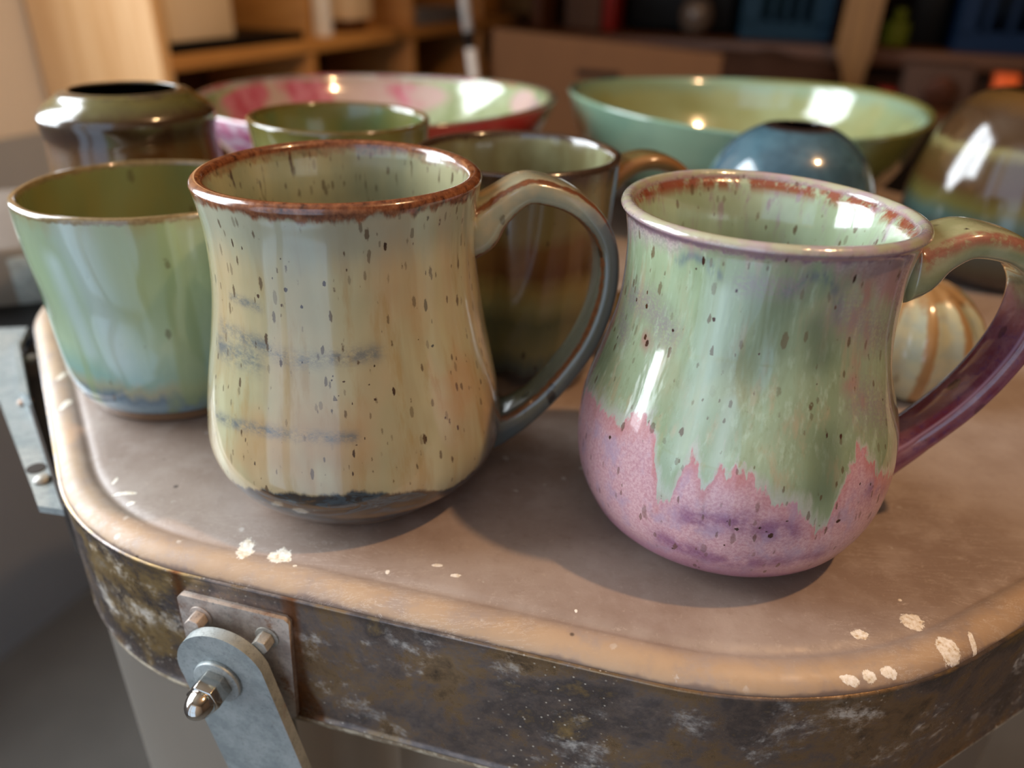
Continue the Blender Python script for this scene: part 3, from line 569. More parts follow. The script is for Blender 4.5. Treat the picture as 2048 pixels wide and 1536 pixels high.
m1body = lathe('mug_body', o_, i_, glaze_cream(), m1, seg=640, step=.055, warp=m1warp, masks={
    'stroke': d_line([([(-138, 7.1), (-115, 7.05), (-101, 6.72), (-86, 6.86), (-70, 6.9)], .26), ([(-142, 3.98), (-118, 4.34), (-103, 4.4), (-91, 4.41), (-80, 4.39)], .2), ([(-130, 8.24), (-114, 8.17)], .16), ([(-140, 6.4), (-118, 6.5)], .42)]),
    'handle_shade': d_line([([(-5, 6.6), (-2, 4.5), (-8, 2.9), (-20, 2.0)], .75), ([(-150, 10.4), (-100, 10.5)], .0001)]),
    'dark': curve_z([(-175, 1.5), (-139.8, 1.7), (-112.8, 2.32), (-94.8, 2.5), (-80.6, 2.6), (-66.7, 2.35), (-56.2, 2.1), (-42.5, 1.6), (0, 2.2)]),
    'spots': d_spots(M1SP)})
strap('handle', [(4.0, 9.35), (4.4, 9.45), (5.0, 10.0), (5.85, 10.56), (6.65, 10.5), (7.45, 10.2), (8.15, 9.65), (8.65, 8.95), (8.9, 8.1), (8.92, 7.0), (8.68, 5.8), (8.2, 4.65), (7.5, 3.6), (6.7, 2.65), (5.9, 2.0), (5.1, 1.6), (4.6, 1.5)], (0, 0, 0), math.radians(10), [2.5, 1.95, 1.75, 1.65, 2.1], [2.2, .92, .74, .85, 1.8], glaze_cream_handle(), m1, power=3.2)

M2P = [(0.0, 3.15), (0.66, 4.32), (1.31, 4.75), (2.19, 5.05), (3.28, 5.15), (4.6, 5.02), (6.02, 4.6), (7.66, 4.2), (9.3, 4.15), (10.4, 4.32), (10.94, 4.52)]
M2D = [(-178, 4.9), (-170.8, 4.86), (-157.8, 4.94), (-146.5, 5.18), (-138.9, 5.42), (-132.9, 5.28), (-129.8, 4.47), (-127.2, 3.56), (-124.6, 3.29), (-122.4, 3.53), (-121.4, 4.18), (-120.0, 4.71), (-117.8, 5.2), (-113.5, 4.13), (-111.6, 4.36), (-109.2, 5.03), (-106.4, 4.62), (-104.4, 5.04), (-100.1, 4.68), (-92.8, 4.17), (-84.8, 3.99), (-79.9, 3.77), (-75.1, 2.91), (-72.3, 2.91), (-70.6, 3.64), (-68.7, 4.31), (-65.9, 4.8), (-62.5, 5.41), (-58.9, 5.25), (-52.7, 4.57), (-36.9, 3.61), (-25, 3.8)]
M2SP = [(-160.7, 8.37, .04, .07), (-152.9, 8.39, .06, .09), (-153.7, 8.78, .03, .08), (-130.7, 9.95, .035, .04), (-128.0, 10.2, .05, .16), (-100.7, 10.6, .04, .14), (-74.8, 10.1, .05, .13), (-121.4, 8.71, .06, .07), (-115.0, 9.59, .04, .06), (-103.0, 7.96, .035, .045), (-148.2, 7.41, .07, .12), (-102.9, 8.82, .04, .03), (-69.4, 5.79, .05, .09), (-75.1, 5.88, .03, .11), (-100.8, 3.09, .07, .06), (-89.9, 2.95, .09, .1), (-93.8, 3.22, .05, .05), (-91.5, 3.1, .04, .04), (-67.0, 3.23, .09, .07), (-85.8, 3.47, .045, .04), (-151.0, 4.39, .06, .07), (-103.5, 2.41, .05, .04), (-120.2, 1.63, .04, .05), (-46.0, 6.36, .03, .05), (-60.3, 4.3, .035, .06), (-54.5, 4.12, .04, .06), (-57, 4.0, .03, .05), (-175.3, 7.0, .04, .1), (-169.0, 6.94, .03, .12), (-137.0, 8.09, .05, .06), (-80.4, 7.25, .03, .04), (-77.9, 2.77, .03, .03), (-150, 7.55, .06, .1), (-96, 2.9, .03, .04), (-104, 3.3, .04, .04)]
m2 = empty('mug', (.0745, .224, LZ+.0003), 'round-bellied mug with mint glaze dripping over pink, front right', 'mug')
def m2warp(X, Y, Z, TH, R_):
    t = np.clip(Z/10.94, 0, 1); w = t**3; sq = 1+w*.014*np.sin(2*TH)
    # soft dents where fingers pressed the wall
    dent = -.10*np.exp(-((np.degrees(TH)+103)/9)**2)*np.exp(-((Z-7.6)/1.5)**2)-.13*np.exp(-((np.degrees(TH)+22)/10)**2)*np.exp(-((Z-6.4)/1.0)**2)
    f = sq*(1+dent/np.maximum(R_, .5))
    return X*f+w*.22, Y*f+w*.62, Z+w*(-.09*np.cos(TH)-.04*np.sin(TH)-.04*np.cos(2*TH)-.02*np.sin(2*TH))
o_, i_ = pot_profiles(M2P, .42, lipdz=.2)
lathe('mug_body', o_, i_, glaze_mint_pink(), m2, seg=640, step=.055, warp=m2warp, masks={
    'drip': curve_z(M2D),
    'purple': d_line([([(-116, 3.15), (-99, 3.35), (-84, 3.1)], .38), ([(-124, 1.9), (-100, 1.7), (-70, 1.9)], .35), ([(-52, 3.8), (-30, 3.6)], .4)]),
    'pale': d_line([([(-120.0, 9.4), (-120.5, 7.74), (-121, 6.07), (-122, 4.8)], .34), ([(-110, 6.6), (-110.5, 4.9)], .2)]),
    'deep': d_line([([(-100.3, 9.2), (-99, 8.24), (-103, 7.6)], .75), ([(-74.3, 5.6), (-75, 4.4)], .55), ([(-85, 8.8), (-80, 8.0)], .5)]),
    'arcs': d_line([([(-138, 10.0), (-133, 10.3), (-127, 10.2), (-122, 9.9)], .14), ([(-98, 9.7), (-93, 10.15), (-86, 10.2), (-79, 9.6), (-76, 9.0)], .17)]),
    'rosy': d_line([([(-74, 10.2), (-66, 9.6), (-72, 8.8)], .35), ([(-150, 7.5), (-148, 7.4)], .25), ([(-60, 9.0), (-62, 7.8)], .3), ([(-60, 6.6), (-66, 7.2)], .3)]),
    'greyl': d_line([([(-165, 8.3), (-150, 8.5), (-140, 8.0)], .5), ([(-172, 7.6), (-165, 7.2)], .4), ([(-112, 9.8), (-95, 9.9)], .35), ([(-75, 9.3), (-50, 8.3)], .6), ([(-58, 6.6), (-46, 6.0)], .7)]),
    'topz': curve_z([(-179, 9.8), (-158.5, 10.0), (-134.8, 10.35), (-113.4, 10.45), (-94.6, 10.45), (-72.9, 10.1), (-62.7, 9.4), (-40, 8.6), (0, 9.2)]),
    'spots': d_spots(M2SP)})
strap('handle', [(4.27, 9.3), (4.6, 9.36), (5.15, 9.78), (5.9, 10.12), (6.7, 10.08), (7.5, 9.85), (8.25, 9.35), (8.72, 8.6), (8.82, 7.7), (8.65, 6.7), (8.2, 5.6), (7.6, 4.6), (6.9, 3.75), (6.1, 2.95), (5.3, 2.4), (4.7, 2.15)], (0, 0, 0), math.radians(3), [2.4, 2.1, 1.9, 1.8, 2.3], [2.2, 1.0, .8, .85, 1.9], glaze_mint_pink_handle(), m2, power=3.0)

# ------------------------------------------------------------------ other pots on the lid
def pot(name, label, cat, cx, cy, pr, mat, part='pot_body', t=.4, seg=256, step=.12, warp=None, masks=None, lipdz=.18, floor=.8, tin=None):
    e = empty(name, (cx*.01, cy*.01, LZ+.0003), label, cat); o_, i_ = pot_profiles(pr, t, lipdz=lipdz, floor=floor, tin=tin)
    lathe(part, o_, i_, mat, e, seg=seg, step=step, warp=warp, masks=masks); return e
C1P = [(0.0, 3.95), (0.42, 4.06), (0.55, 4.22), (1.06, 4.5), (1.76, 4.64), (2.64, 4.68), (3.7, 4.72), (4.85, 4.79), (6.17, 4.92), (7.49, 5.0), (8.37, 5.02), (8.81, 5.02)]
def c1warp(X, Y, Z, TH, R_):
    w = np.clip(Z/8.8, 0, 1)**3; f = 1+.004*np.sin(TH*9+Z*1.5)*np.clip(Z-1.5, 0, 1)
    return X*f, Y*f, Z+w*(-.08*np.cos(TH)-.07*np.sin(TH)-.03*np.cos(2*TH)-.05*np.sin(2*TH))
mC1 = glaze_layers('mint_aqua_glaze', [(0, '4E6072'), (.10, '7E9BA8'), (.16, '5F7686'), (.21, '9A9C82'), (.27, '86A79A'), (.42, 'A3B898'), (.75, '93A884'), (.92, '8E9E80'), (1, '8E8B63')], 8.81, '7D7A45', wob=1.1, streak='8C9E70', speck=.2, speckc='4A3A1C', rimc='9C8A62', rimw=.28, claytop=.5, pale='B3C6C0', inner2='747A4C', speckscale=230)
pot('cup', 'pale mint-green tumbler without handle, standing at the left edge of the lid', 'cup', -14.9, 31.1, C1P, mC1, 'cup_body', t=.3, seg=420, step=.08, warp=c1warp, lipdz=.12, masks={
    'pale': d_line([([(-100, 8.4), (-97, 6.0), (-94, 3.2)], .75), ([(-112, 7.0), (-108, 3.5)], .5)])})
V1P = [(0.0, 3.9), (.6, 4.05), (3.39, 4.16), (5.65, 4.22), (7.91, 4.05), (9.04, 3.97), (9.5, 4.02), (9.94, 4.1), (10.3, 4.05), (10.62, 3.75), (10.95, 3.25), (11.2, 2.95), (11.3, 2.73)]
mV1 = glaze_layers('bronze_olive_glaze', [(0, '9A9A6C'), (.5, '8F9060'), (.60, '7A6428'), (.68, '5E3E12'), (.78, '4E300E'), (.84, '382418'), (.91, '3E2C18'), (.95, '565228'), (.975, '625E30'), (1, '42382A')], 11.3, '1C1A16', wob=.5, speck=.12, speckc='2E2116', rough=.22)
pot('vase', 'squat bronze and olive jar with a narrow dark mouth, behind the mint tumbler', 'vase', -19.45, 39.9, V1P, mV1, 'vase_body', t=.32, lipdz=.12)
GP = [(0.0, 2.9), (.5, 3.2), (2.5, 3.55), (5.0, 3.8), (8.2, 4.2), (10.3, 4.46)]
mG = glaze_layers('olive_glaze', [(0, '5E6148'), (.4, '6E7350'), (.7, '7F8355'), (.9, '858450'), (1, '6E6430')], 10.3, '6E6E38', wob=1.0, speck=.1, speckc='3A2E14', rimc='7C6A34', rimw=.2, inner2='5F7048')
pot('cup', 'small olive-green tumbler behind the cream mug, in front of the pink bowl', 'cup', -8.93, 39.84, GP, mG, 'cup_body', t=.3, lipdz=.12, warp=lambda X, Y, Z, TH, R_: (X, Y, Z-(Z/10.3)**3*.06*np.cos(TH)))
M3P = [(0.0, 3.55), (.6, 3.8), (3.05, 3.98), (6.1, 4.18), (9.15, 4.36), (9.9, 4.44), (10.17, 4.46)]
mM3 = glaze_layers('amber_tenmoku_glaze', [(0, '14100E'), (.12, '1C1714'), (.17, '3E4A44'), (.26, '6B6A46'), (.38, '56573C'), (.46, '757046'), (.52, '7A6A38'), (.60, '5A3A18'), (.70, '66461E'), (.76, '726438'), (.9, '6B6038'), (.96, '46382C'), (1, '3C302A')], 10.17, '6B6342', wob=.9, speck=.12, speckc='2A1E12', rimc='4E3A2C', rimw=.3, inner2='8A8A68')
m3 = pot('mug', 'dark amber mug standing behind the handle of the cream mug', 'mug', -.06, 33.48, M3P, mM3, 'mug_body', t=.36, lipdz=.15)
mM3h = NT('bronze_handle_glaze'); _n = mM3h.noise(150, detail=4); _e = mM3h.mul(mM3h.ss(mM3h.m_('ABSOLUTE', mM3h.attr('cx')), .5, .8), mM3h.ss(mM3h.attr('cy'), -.2, .4)); mM3h = mM3h.done(mM3h.mix(_e, mM3h.mix(_n, lin('5A4A2C'), lin('7E7046')), lin('8A6238')), .2, 0, 1.0)
strap('handle', [(4.0, 8.6), (4.6, 9.15), (5.3, 9.5), (6.1, 9.6), (6.9, 9.4), (7.6, 8.9), (8.0, 8.1), (8.1, 7.0), (7.8, 5.8), (7.2, 4.6), (6.3, 3.5), (5.3, 2.7), (4.0, 2.3)], (0, 0, 0), math.radians(14), [2.2, 2.0, 1.8, 1.6, 1.8], [1.0, .75, .7, .7, 1.0], mM3h, m3)

# wide bowls
def rose_mask(TH, Z, Rr, IN):
    def blob(t0, z0, a, b): return np.exp(-(((TH-t0+180) % 360-180)/a)**2-((Z-z0)/b)**2)
    return IN*np.clip(blob(125, 6.1, 36, 1.5)+blob(150, 6.8, 26, 1.2)+.9*blob(95, 6.9, 20, .9)+.8*blob(28, 7.3, 8, .8)+.8*blob(14, 6.6, 7, .9)+.7*blob(-100, 3, 30, 1), 0, 1.2)
def right_mask(TH, Z, Rr, IN): return np.clip((TH+100)/20, 0, 1)*np.where(TH > 60, 0, 1)+np.clip((TH+36)/10, 0, 1)*np.where(TH > 60, 0, 1)
def bowl(label, cx, cy, pr, mat, warp=None, seg=320, masks=None):
    e = empty('bowl', (cx*.01, cy*.01, LZ+.0003), label, 'bowl'); pr2 = [(r, z) for z, r in pr]; R_, zt = pr2[-1]; t = .5
    body = catmull(pr2, 8); outer = [(.01, .3), (pr2[0][0]-.8, .3), (pr2[0][0]-.7, .02), (pr2[0][0]-.6, 0), (pr2[0][0]-.05, 0)]+[tuple(p) for p in body[1:] if p[1] < zt-.2]+lip(R_, zt, t, .2)
    n = np.array([(p[0]-t*1.0, p[1]+t*.45) for p in body[::-1] if p[1] < zt-.45 and p[1] > .8]); inner = [outer[-1]]+[tuple(p) for p in n]+[(n[-1][0]*.7, n[-1][1]-.25), (n[-1][0]*.35, n[-1][1]-.35), (.01, n[-1][1]-.35)]
    lathe('bowl_body', outer, inner, mat, e, seg=seg, step=.2, warp=warp, masks=masks); return e
def pink_bowl_glaze():
    g = NT('mint_and_rose_glaze'); z, ins = g.attr('zz'), g.attr('ins'); n = g.noise(16, (1, 1, 1), 4, .55, .4, (.3, 1.2, 0)); st = g.noise(80, (1, 1, .4), 4)
    mint = g.mix(g.ss(st, .35, .65), lin('85936A'), lin('9DAA88')); rose = g.mix(g.ss(st, .35, .65), lin('B04A62'), lin('C47A90'))
    f = g.ss(g.add(g.attr('rose'), g.mul(g.sub(st, .5), .35)), .30, .42); icol = g.mix(f, mint, rose); icol = g.mix(g.mul(g.ss(g.attr('rose'), .12, .4), g.ss(n, .45, .55)), icol, lin('B8A09A'))
    n2 = g.noise(14, detail=3, loc=(4, .3, 0)); ocol = g.mix(g.ss(g.noise(40, (1, 1, 2.5), 3), .42, .58), lin('B9A6B6'), lin('A04E76')); ocol = g.mix(g.ss(g.attr('right'), .35, .65), ocol, g.mix(g.ss(n2, .5, .56), lin('76805C'), lin('A83428')))
    ocol = g.mix(g.mul(g.ss(g.attr('right'), .3, .6), g.mul(g.ss(g.add(z, g.mul(g.sub(st, .5), .6)), 7.3, 7.7), g.ss(g.attr('right'), 1.6, 1.3))), ocol, lin('B03028'))
    col = g.mix(ins, ocol, icol); rimn = g.noise(18, detail=3, loc=(8, 0, 0)); col = g.mix(g.ss(z, 8.3, 8.42), col, g.mix(g.ss(rimn, .56, .64), lin('6E6A5A'), lin('9A4A44')))
    g.bump(st, .15, .001); return g.done(col, .15, 0, 1.0)
BPP = [(0.0, 4.6), (1.0, 6.0), (3.0, 8.8), (5.5, 11.4), (7.3, 12.7), (8.5, 13.1)]
bowl('wide bowl with rose and mint glaze and a red rim, left of the green bowl', -10.4, 59.95, BPP, pink_bowl_glaze(), lambda X, Y, Z, TH, R_: (X, Y, Z+(np.clip(Z/8.5, 0, 1)**2)*(.14*np.cos(TH)+.13*np.cos(2*TH)-.08*np.sin(2*TH))), masks={'rose': rose_mask, 'right': right_mask})
def green_bowl_glaze():
    g = NT('celadon_bowl_glaze'); z, ins = g.attr('zz'), g.attr('ins'); n = g.noise(14, detail=4, loc=(1, 0, 0)); st = g.noise(60, (1, 1, .4), 4)
    icol = g.mix(g.ss(g.add(g.mul(n, .8), g.mul(st, .2)), .4, .62), lin('8B9060'), lin('94A077')); icol = g.mix(g.ss(g.add(z, g.mul(st, 1.2)), 7.4, 8.6), icol, lin('849A80'))
    ocol = g.mix(g.ss(n, .38, .6), lin('6E8B78'), lin('7A9880')); sx = g.n('ShaderNodeSeparateXYZ'); g.set(sx.inputs[0], g.oc()); ocol = g.mix(g.ss(g.add(sx.outputs[0], g.mul(g.sub(n, .5), .08)), .02, .07), ocol, lin('6E6C38'))
    col = g.mix(ins, ocol, icol); v = g.specks(60, (1, 1, 1), .3, .1); col = g.mix(g.mul(v, .5), col, lin('5A5234')); g.bump(st, .12, .001)
    return g.done(col, .14, 0, 1.0)
BGP = [(0.0, 5.0), (1.0, 7.0), (2.55, 10.2), (5.1, 12.3), (6.8, 13.0), (8.5, 13.5)]
bowl('wide green celadon bowl behind the small blue vase', 17.32, 62.86, BGP, green_bowl_glaze(), lambda X, Y, Z, TH, R_: (X*(1+np.clip(Z/8.5, 0, 1)**2*(.011*np.cos(2*TH)+.006*np.sin(2*TH))), Y*(1+np.clip(Z/8.5, 0, 1)**2*(.011*np.cos(2*TH)+.006*np.sin(2*TH))), Z+(np.clip(Z/8.5, 0, 1)**2)*(-.13*np.cos(TH)+.19*np.sin(TH)+.25*np.cos(2*TH)+.14*np.sin(2*TH))))

# small blue bud vase and the tall bronze vase at the right
def blue_glaze():
    g = NT('speckled_blue_glaze'); z, ins = g.attr('zz'), g.attr('ins'); n = g.noise(45, detail=5, rough=.65); col = g.mix(g.ss(n, .35, .65), lin('34505F'), lin('4A6A78')); col = g.mix(g.ss(g.noise(110, detail=4), .55, .7, 0, .6), col, lin('2E4652'))
    col = g.mix(g.ss(z, 9.62, 9.8), col, lin('2A1C18')); col = g.mix(ins, col, lin('120E0E')); sp = g.specks(130, (1, 1, .7), .4, .2); col = g.mix(g.mul(sp, .8), col, lin('1D2A30')); g.bump(n, .12, .001)
    return g.done(col, .18, 0, 1.0)
BLP = [(0.0, 3.0), (.5, 3.3), (2.0, 4.2), (4.0, 4.65), (5.6, 4.7), (7.0, 4.45), (8.2, 3.85), (9.0, 3.1), (9.5, 2.35), (9.78, 1.75), (9.85, 1.5)]
pot('vase', 'small rounded blue bud vase with a narrow hole, in front of the green bowl', 'vase', 15.2, 43.6, BLP, blue_glaze(), 'vase_body', t=.3, lipdz=.08, floor=.8)
V2P = [(0.0, 4.8), (.5, 5.2), (1.68, 5.6), (3.36, 5.9), (5.6, 5.75), (7.84, 5.15), (9.52, 4.4), (10.5, 3.6), (11.1, 2.6), (11.25, 2.1)]
mV2 = glaze_layers('banded_bronze_glaze', [(0, '2A211E'), (.06, '3A302C'), (.12, '4E4C3C'), (.24, '55605A'), (.30, '3A4648'), (.38, '4E6862'), (.46, '6A6434'), (.55, '52381C'), (.68, '4E3C20'), (.735, '7C744A'), (.765, '46321E'), (.90, '3E2C1C'), (1, '5A3E18')], 11.2, '16110E', wob=.5, speck=.1, speckc='2A1E14', rough=.16)
pot('vase', 'large domed bronze vase with cream and teal bands, right edge of the lid', 'vase', 31.2, 49.4, V2P, mV2, 'vase_body', t=.35, lipdz=.1)
# ribbed pale pot behind the handle of the pink mug
def ribbed_glaze():
    g = NT('pale_ribbed_glaze'); z = g.attr('zz'); n = g.noise(110, detail=4); rib = g.attr('rib'); col = g.mix(g.ss(n, .4, .65), lin('B9B99A'), lin('A6AFA0')); tan = g.mix(n, lin('8E6E44'), lin('B08A5C'))
    col = g.mix(g.ss(g.add(rib, g.mul(g.sub(n, .5), .5)), .72, .92), col, tan); col = g.mix(g.ss(g.add(z, g.mul(g.sub(n, .5), 2.2)), 4.15, 4.7), col, tan)
    sp = g.specks(150, (1, 1, .6), .4, .15); col = g.mix(g.mul(sp, .7), col, lin('5A4630')); g.bump(n, .15, .001); return g.done(col, .18, 0, 1.0)
RP = [(0.0, 2.5), (.4, 2.9), (1.4, 3.25), (2.6, 3.25), (3.6, 2.85), (4.4, 2.1), (4.85, 1.35), (5.0, .95)]
pot('pot', 'small pale pot with tan vertical ribs, seen through the pink mug\'s handle', 'pot', 18.4, 33.2, RP, ribbed_glaze(), 'pot_body', t=.25, lipdz=.06, floor=.6,
    warp=lambda X, Y, Z, TH, R_: (X*(1+.035*np.cos(TH*11)), Y*(1+.035*np.cos(TH*11)), Z), masks={'rib': lambda TH, Z, Rr, IN: (.5+.5*np.cos(np.radians(TH)*11))*(IN < .5)})

# ------------------------------------------------------------------ bookcase along the left wall
m_tray = m_black
su = rempty('shelving_unit', 1.0, -1.12, 0, 'tall pine shelving unit against the left wall', 'shelves')
Z1 = LZ
rbox('side_panel', 1.0, 1.025, -1.25, -.986, 0, 1.75, m_pine, su)
for z in (.03, .62, 1.008, 1.40, 1.725): rbox('shelf', 1.02, 2.72, -1.25, -.986 if z != 1.008 else -.984, z, z+.024, m_pine_u, su)
for u in (1.41, 1.835, 2.26, 2.70):
    for z0, z1 in ((.054, .62), (.644, 1.008), (1.032, 1.40), (1.424, 1.725)): rbox('divider', u-.011, u+.011, -1.25, -.988, z0, z1, m_pine_u, su)
rbox('back_panel', 1.02, 2.72, -1.256, -1.25, .03, 1.75, m_brownwood, su)
def ritem(name, label, cat, u0, u1, v0, v1, z0, z1, mat, group=None, bevel=.003):
    e = rbox(name, u0, u1, v0, v1, z0, z1, mat, bevel=bevel); return tag(e, label, cat, group)
SH = 1.0325
tray = ritem('tray', 'flat black tray lying on the pine shelf under the cream box', 'tray', 1.04, 1.39, -1.24, -.992, SH, SH+.016, m_black)
ritem('storage_box', 'large cream storage box standing on the black tray', 'box', 1.045, 1.20, -1.235, -1.0, SH+.0165, SH+.15, m_cream)
def cyl(name, u, v, z, r, h, mat, parent=None, n=40, r2=None, bevel=.001):
    bm = bmesh.new(); bmesh.ops.create_cone(bm, cap_ends=True, segments=n, radius1=r, radius2=r if r2 is None else r2, depth=h)
    if parent is None:
        bmesh.ops.translate(bm, vec=(0, 0, h/2), verts=bm.verts); o = from_bm(name, bm, mat, bevel=bevel); o.location = RW(u, v, z); o.rotation_euler = (0, 0, -RA); return o
    bmesh.ops.translate(bm, vec=(v-parent['_v'], u-parent['_u'], z-parent['_z']+h/2), verts=bm.verts); return from_bm(name, bm, mat, parent, bevel=bevel)
can = rempty('canister', 1.49, -1.02, SH, 'white upright canister on the middle of the pine shelf', 'canister'); cyl('body', 1.49, -1.02, SH, .025, .15, m_white, can); cyl('cap', 1.49, -1.02, SH+.15, .02, .02, m_white, can)
ritem('storage_box', 'small cream box on a block beside the white canister', 'box', 1.60, 1.70, -1.16, -1.02, SH+.024, SH+.13, m_cream)
ritem('shade_block', 'dark block for the shade under the small cream box', 'block', 1.61, 1.69, -1.15, -1.03, SH, SH+.0235, m_brownwood)  # dark block put in for the shade below the cream box
gd = rempty('metal_tin', 1.98, -1.06, SH, 'flat grey metal tin on the far end of the pine shelf', 'tin'); rbox('tin_body', 1.86, 2.16, -1.18, -.995, SH, SH+.03, m_greymetal, gd, .008); rbox('tin_lid', 1.855, 2.165, -1.185, -.99, SH+.03, SH+.04, m_greymetal, gd, .004)
ritem('toolbox', 'dark box behind the grey tin on the shelf', 'box', 1.87, 2.2, -1.235, -1.195, SH, SH+.12, m_darkbrown)

# rod, cardboard, bench and clutter at the back
rd = rempty('striped_rod', 1.485, -.51, 0, 'white upright rod with a black band, behind the pink bowl', 'rod')
def rod_piece(name, za, zb, mat):
    f = lambda z: Vector((-.672-(z-LZ)*.15+.51, 0, z)); a, b = f(za), f(zb); bm = bmesh.new(); bmesh.ops.create_cone(bm, cap_ends=True, segments=24, radius1=.0095, radius2=.0095, depth=(b-a).length)
    q = (b-a).to_track_quat('Z', 'Y'); bmesh.ops.transform(bm, matrix=Matrix.Translation((a+b)/2) @ q.to_matrix().to_4x4(), verts=bm.verts); o = from_bm(name, bm, mat, rd, smooth=True); return o
rod_piece('white_section', 0.004, LZ+.028, m_white); rod_piece('black_band', LZ+.028, LZ+.058, m_black); rod_piece('white_section', LZ+.058, LZ+.45, m_white)
cb = rempty('cardboard_sheet', 1.52, -.43, 0, 'large brown cardboard sheet standing upright behind the bowls', 'cardboard')
bm = bmesh.new(); pts = [(-.73, 0), (-.20, 0), (-.20, LZ+.040), (-.647, LZ+.063)]
lo = [bm.verts.new((v+.43, -.012+(.02 if z > .1 else 0), z)) for v, z in pts]; hi = [bm.verts.new((v+.43, .012+(.02 if z > .1 else 0), z)) for v, z in pts]; bm.faces.new(lo); bm.faces.new(hi[::-1])
for i in range(4): bm.faces.new((lo[i], hi[i], hi[(i+1) % 4], lo[(i+1) % 4]))
from_bm('sheet', bm, m_card, cb)
rbox('printed_mark', 1.5235, 1.5250, -.47, -.385, LZ-.012, LZ+.0, m_darkbrown, cb, 0) 
wb = rempty('workbench', 2.45, .2, 0, 'long brown wooden bench along the back wall', 'bench')
rbox('bench_top', 2.20, 2.90, -.95, 1.9, LZ-.022, LZ+.016, m_brownwood, wb, .004)
for v in (-.88, 1.8):
    for u in (2.28, 2.88): rbox('leg', u-.03, u+.03, v-.03, v+.03, 0, LZ-.022, m_brownwood, wb)
rbox('apron', 2.24, 2.26, -.92, 1.85, LZ-.14, LZ-.022, m_darkbrown, wb)
us = rempty('open_rack', 2.6, .2, LZ, 'open rack on the back bench, with boards added to darken it', 'rack')
US0 = LZ+.0165
rbox('dark_back', 2.88, 2.90, -.95, 1.9, US0, US0+.9, m_darkbrown, us); rbox('shade_board', 2.25, 2.88, -.95, 1.9, US0+.46, US0+.49, m_darkbrown, us)  # dark back and unseen top board added to darken the rack
for v in (-.84, .9, 1.85): rbox('upright', 2.3, 2.88, v-.015, v+.015, US0, US0+.46, m_brownwood, us)
ps = rempty('wooden_post', 2.12, .03, 0, 'rough wooden post in front of the back bench', 'post')
bm = bmesh.new(); pr_ = [(-.012, 0), (.05, 0), (.055, LZ-.03), (.062, LZ+.02), (.066, LZ+.5), (-.008, LZ+.5), (-.018, LZ+.02), (.012, LZ-.05)]
lo = [bm.verts.new((v-.03, -.03, z)) for v, z in pr_]; hi = [bm.verts.new((v-.03, .03, z)) for v, z in pr_]; bm.faces.new(lo); bm.faces.new(hi[::-1])
for i in range(len(pr_)): j = (i+1) % len(pr_); bm.faces.new((lo[i], hi[i], hi[j], lo[j]))
from_bm('post_body', bm, wood('post_wood', '8C6430', '6A451C'), ps)
ritem('plaster_bag', 'pale grey packet standing on the left of the back bench', 'packet', 2.32, 2.42, -.76, -.655, US0, US0+.16, flat('grey_packet', '5E4A40', .8, 0, .15, 20))
ritem('red_packet', 'narrow red packet beside the pale grey packet', 'packet', 2.30, 2.40, -.645, -.61, US0, US0+.16, m_red)
bb_ = ritem('black_bin', 'large black bin behind the frosted jar on the bench', 'bin', 2.36, 2.75, -.59, -.29, US0, US0+.24, m_black, bevel=.02)
jr = rempty('jar', 2.30, -.385, US0, 'round frosted jar in front of the black bin', 'jar')
bm = bmesh.new(); bmesh.ops.create_uvsphere(bm, u_segments=32, v_segments=16, radius=.045); bmesh.ops.scale(bm, vec=(1, 1, 1.1), verts=bm.verts); bmesh.ops.translate(bm, vec=(0, 0, .0495), verts=bm.verts)
from_bm('glass_body', bm, m_glass_jar, jr, smooth=True); cyl('jar_neck', 2.30, -.385, US0+.09, .025, .03, m_black, jr)
def crate(label, u0, u1, v0, v1, z0, h, mat, slots=6):
    e = rempty('plastic_crate', (u0+u1)/2, (v0+v1)/2, z0, label, 'crate'); t = .006
    rbox('crate_floor', u0, u1, v0, v1, z0, z0+t, mat, e); rbox('side_wall', u0, u1, v0, v0+t, z0+t, z0+h, mat, e); rbox('side_wall', u0, u1, v1-t, v1, z0+t, z0+h, mat, e); rbox('back_wall', u1-t, u1, v0+t, v1-t, z0+t, z0+h, mat, e)
    bm = bmesh.new(); cu = Vector(((v0+v1)/2, u0+t/2, 0)); b0 = Vector((e['_v'], e['_u'], e['_z'])); W_ = v1-v0-2*t; bars = slots+1
    bm_box(bm, Vector((cu.x, cu.y, z0+t+.02))-b0, (W_, t, .04)); bm_box(bm, Vector((cu.x, cu.y, z0+h-.02))-b0, (W_, t, .04))
    for i in range(bars): bw = .012 if 0 < i < bars-1 else .035; x = v0+t+bw/2+(W_-bw)*i/(bars-1); bm_box(bm, Vector((x, cu.y, z0+h/2+t/2))-b0, (bw, t, h-.07))
    from_bm('slotted_front', bm, mat, e); return e
crate('dark teal slotted crate on the bench, left of the wooden post', 2.28, 2.62, -.268, -.04, US0, .22, m_blue)
crate('dark blue slotted crate on the bench at the right edge', 2.24, 2.60, .235, .56, US0, .24, m_blue2)
lm = rempty('lime_bottle', 2.33, .115, US0, 'yellow-green squat bottle right of the wooden post', 'bottle'); cyl('bottle_body', 2.33, .115, US0, .028, .055, m_lime, lm, bevel=.006); cyl('bottle_neck', 2.33, .115, US0+.055, .014, .03, m_lime, lm)
ritem('black_box', 'black box between the lime bottle and the blue crate', 'box', 2.38, 2.7, .145, .225, US0, US0+.2, m_black)
lb = rempty('low_shelf', 1.85, .15, 0, 'low dark bench standing in front of the back bench', 'bench'); LBZ = LZ-.062; LBT = LBZ-.0005
rbox('bench_top', 1.72, 2.05, -.45, .75, LBZ-.03, LBT, m_brownwood, lb)
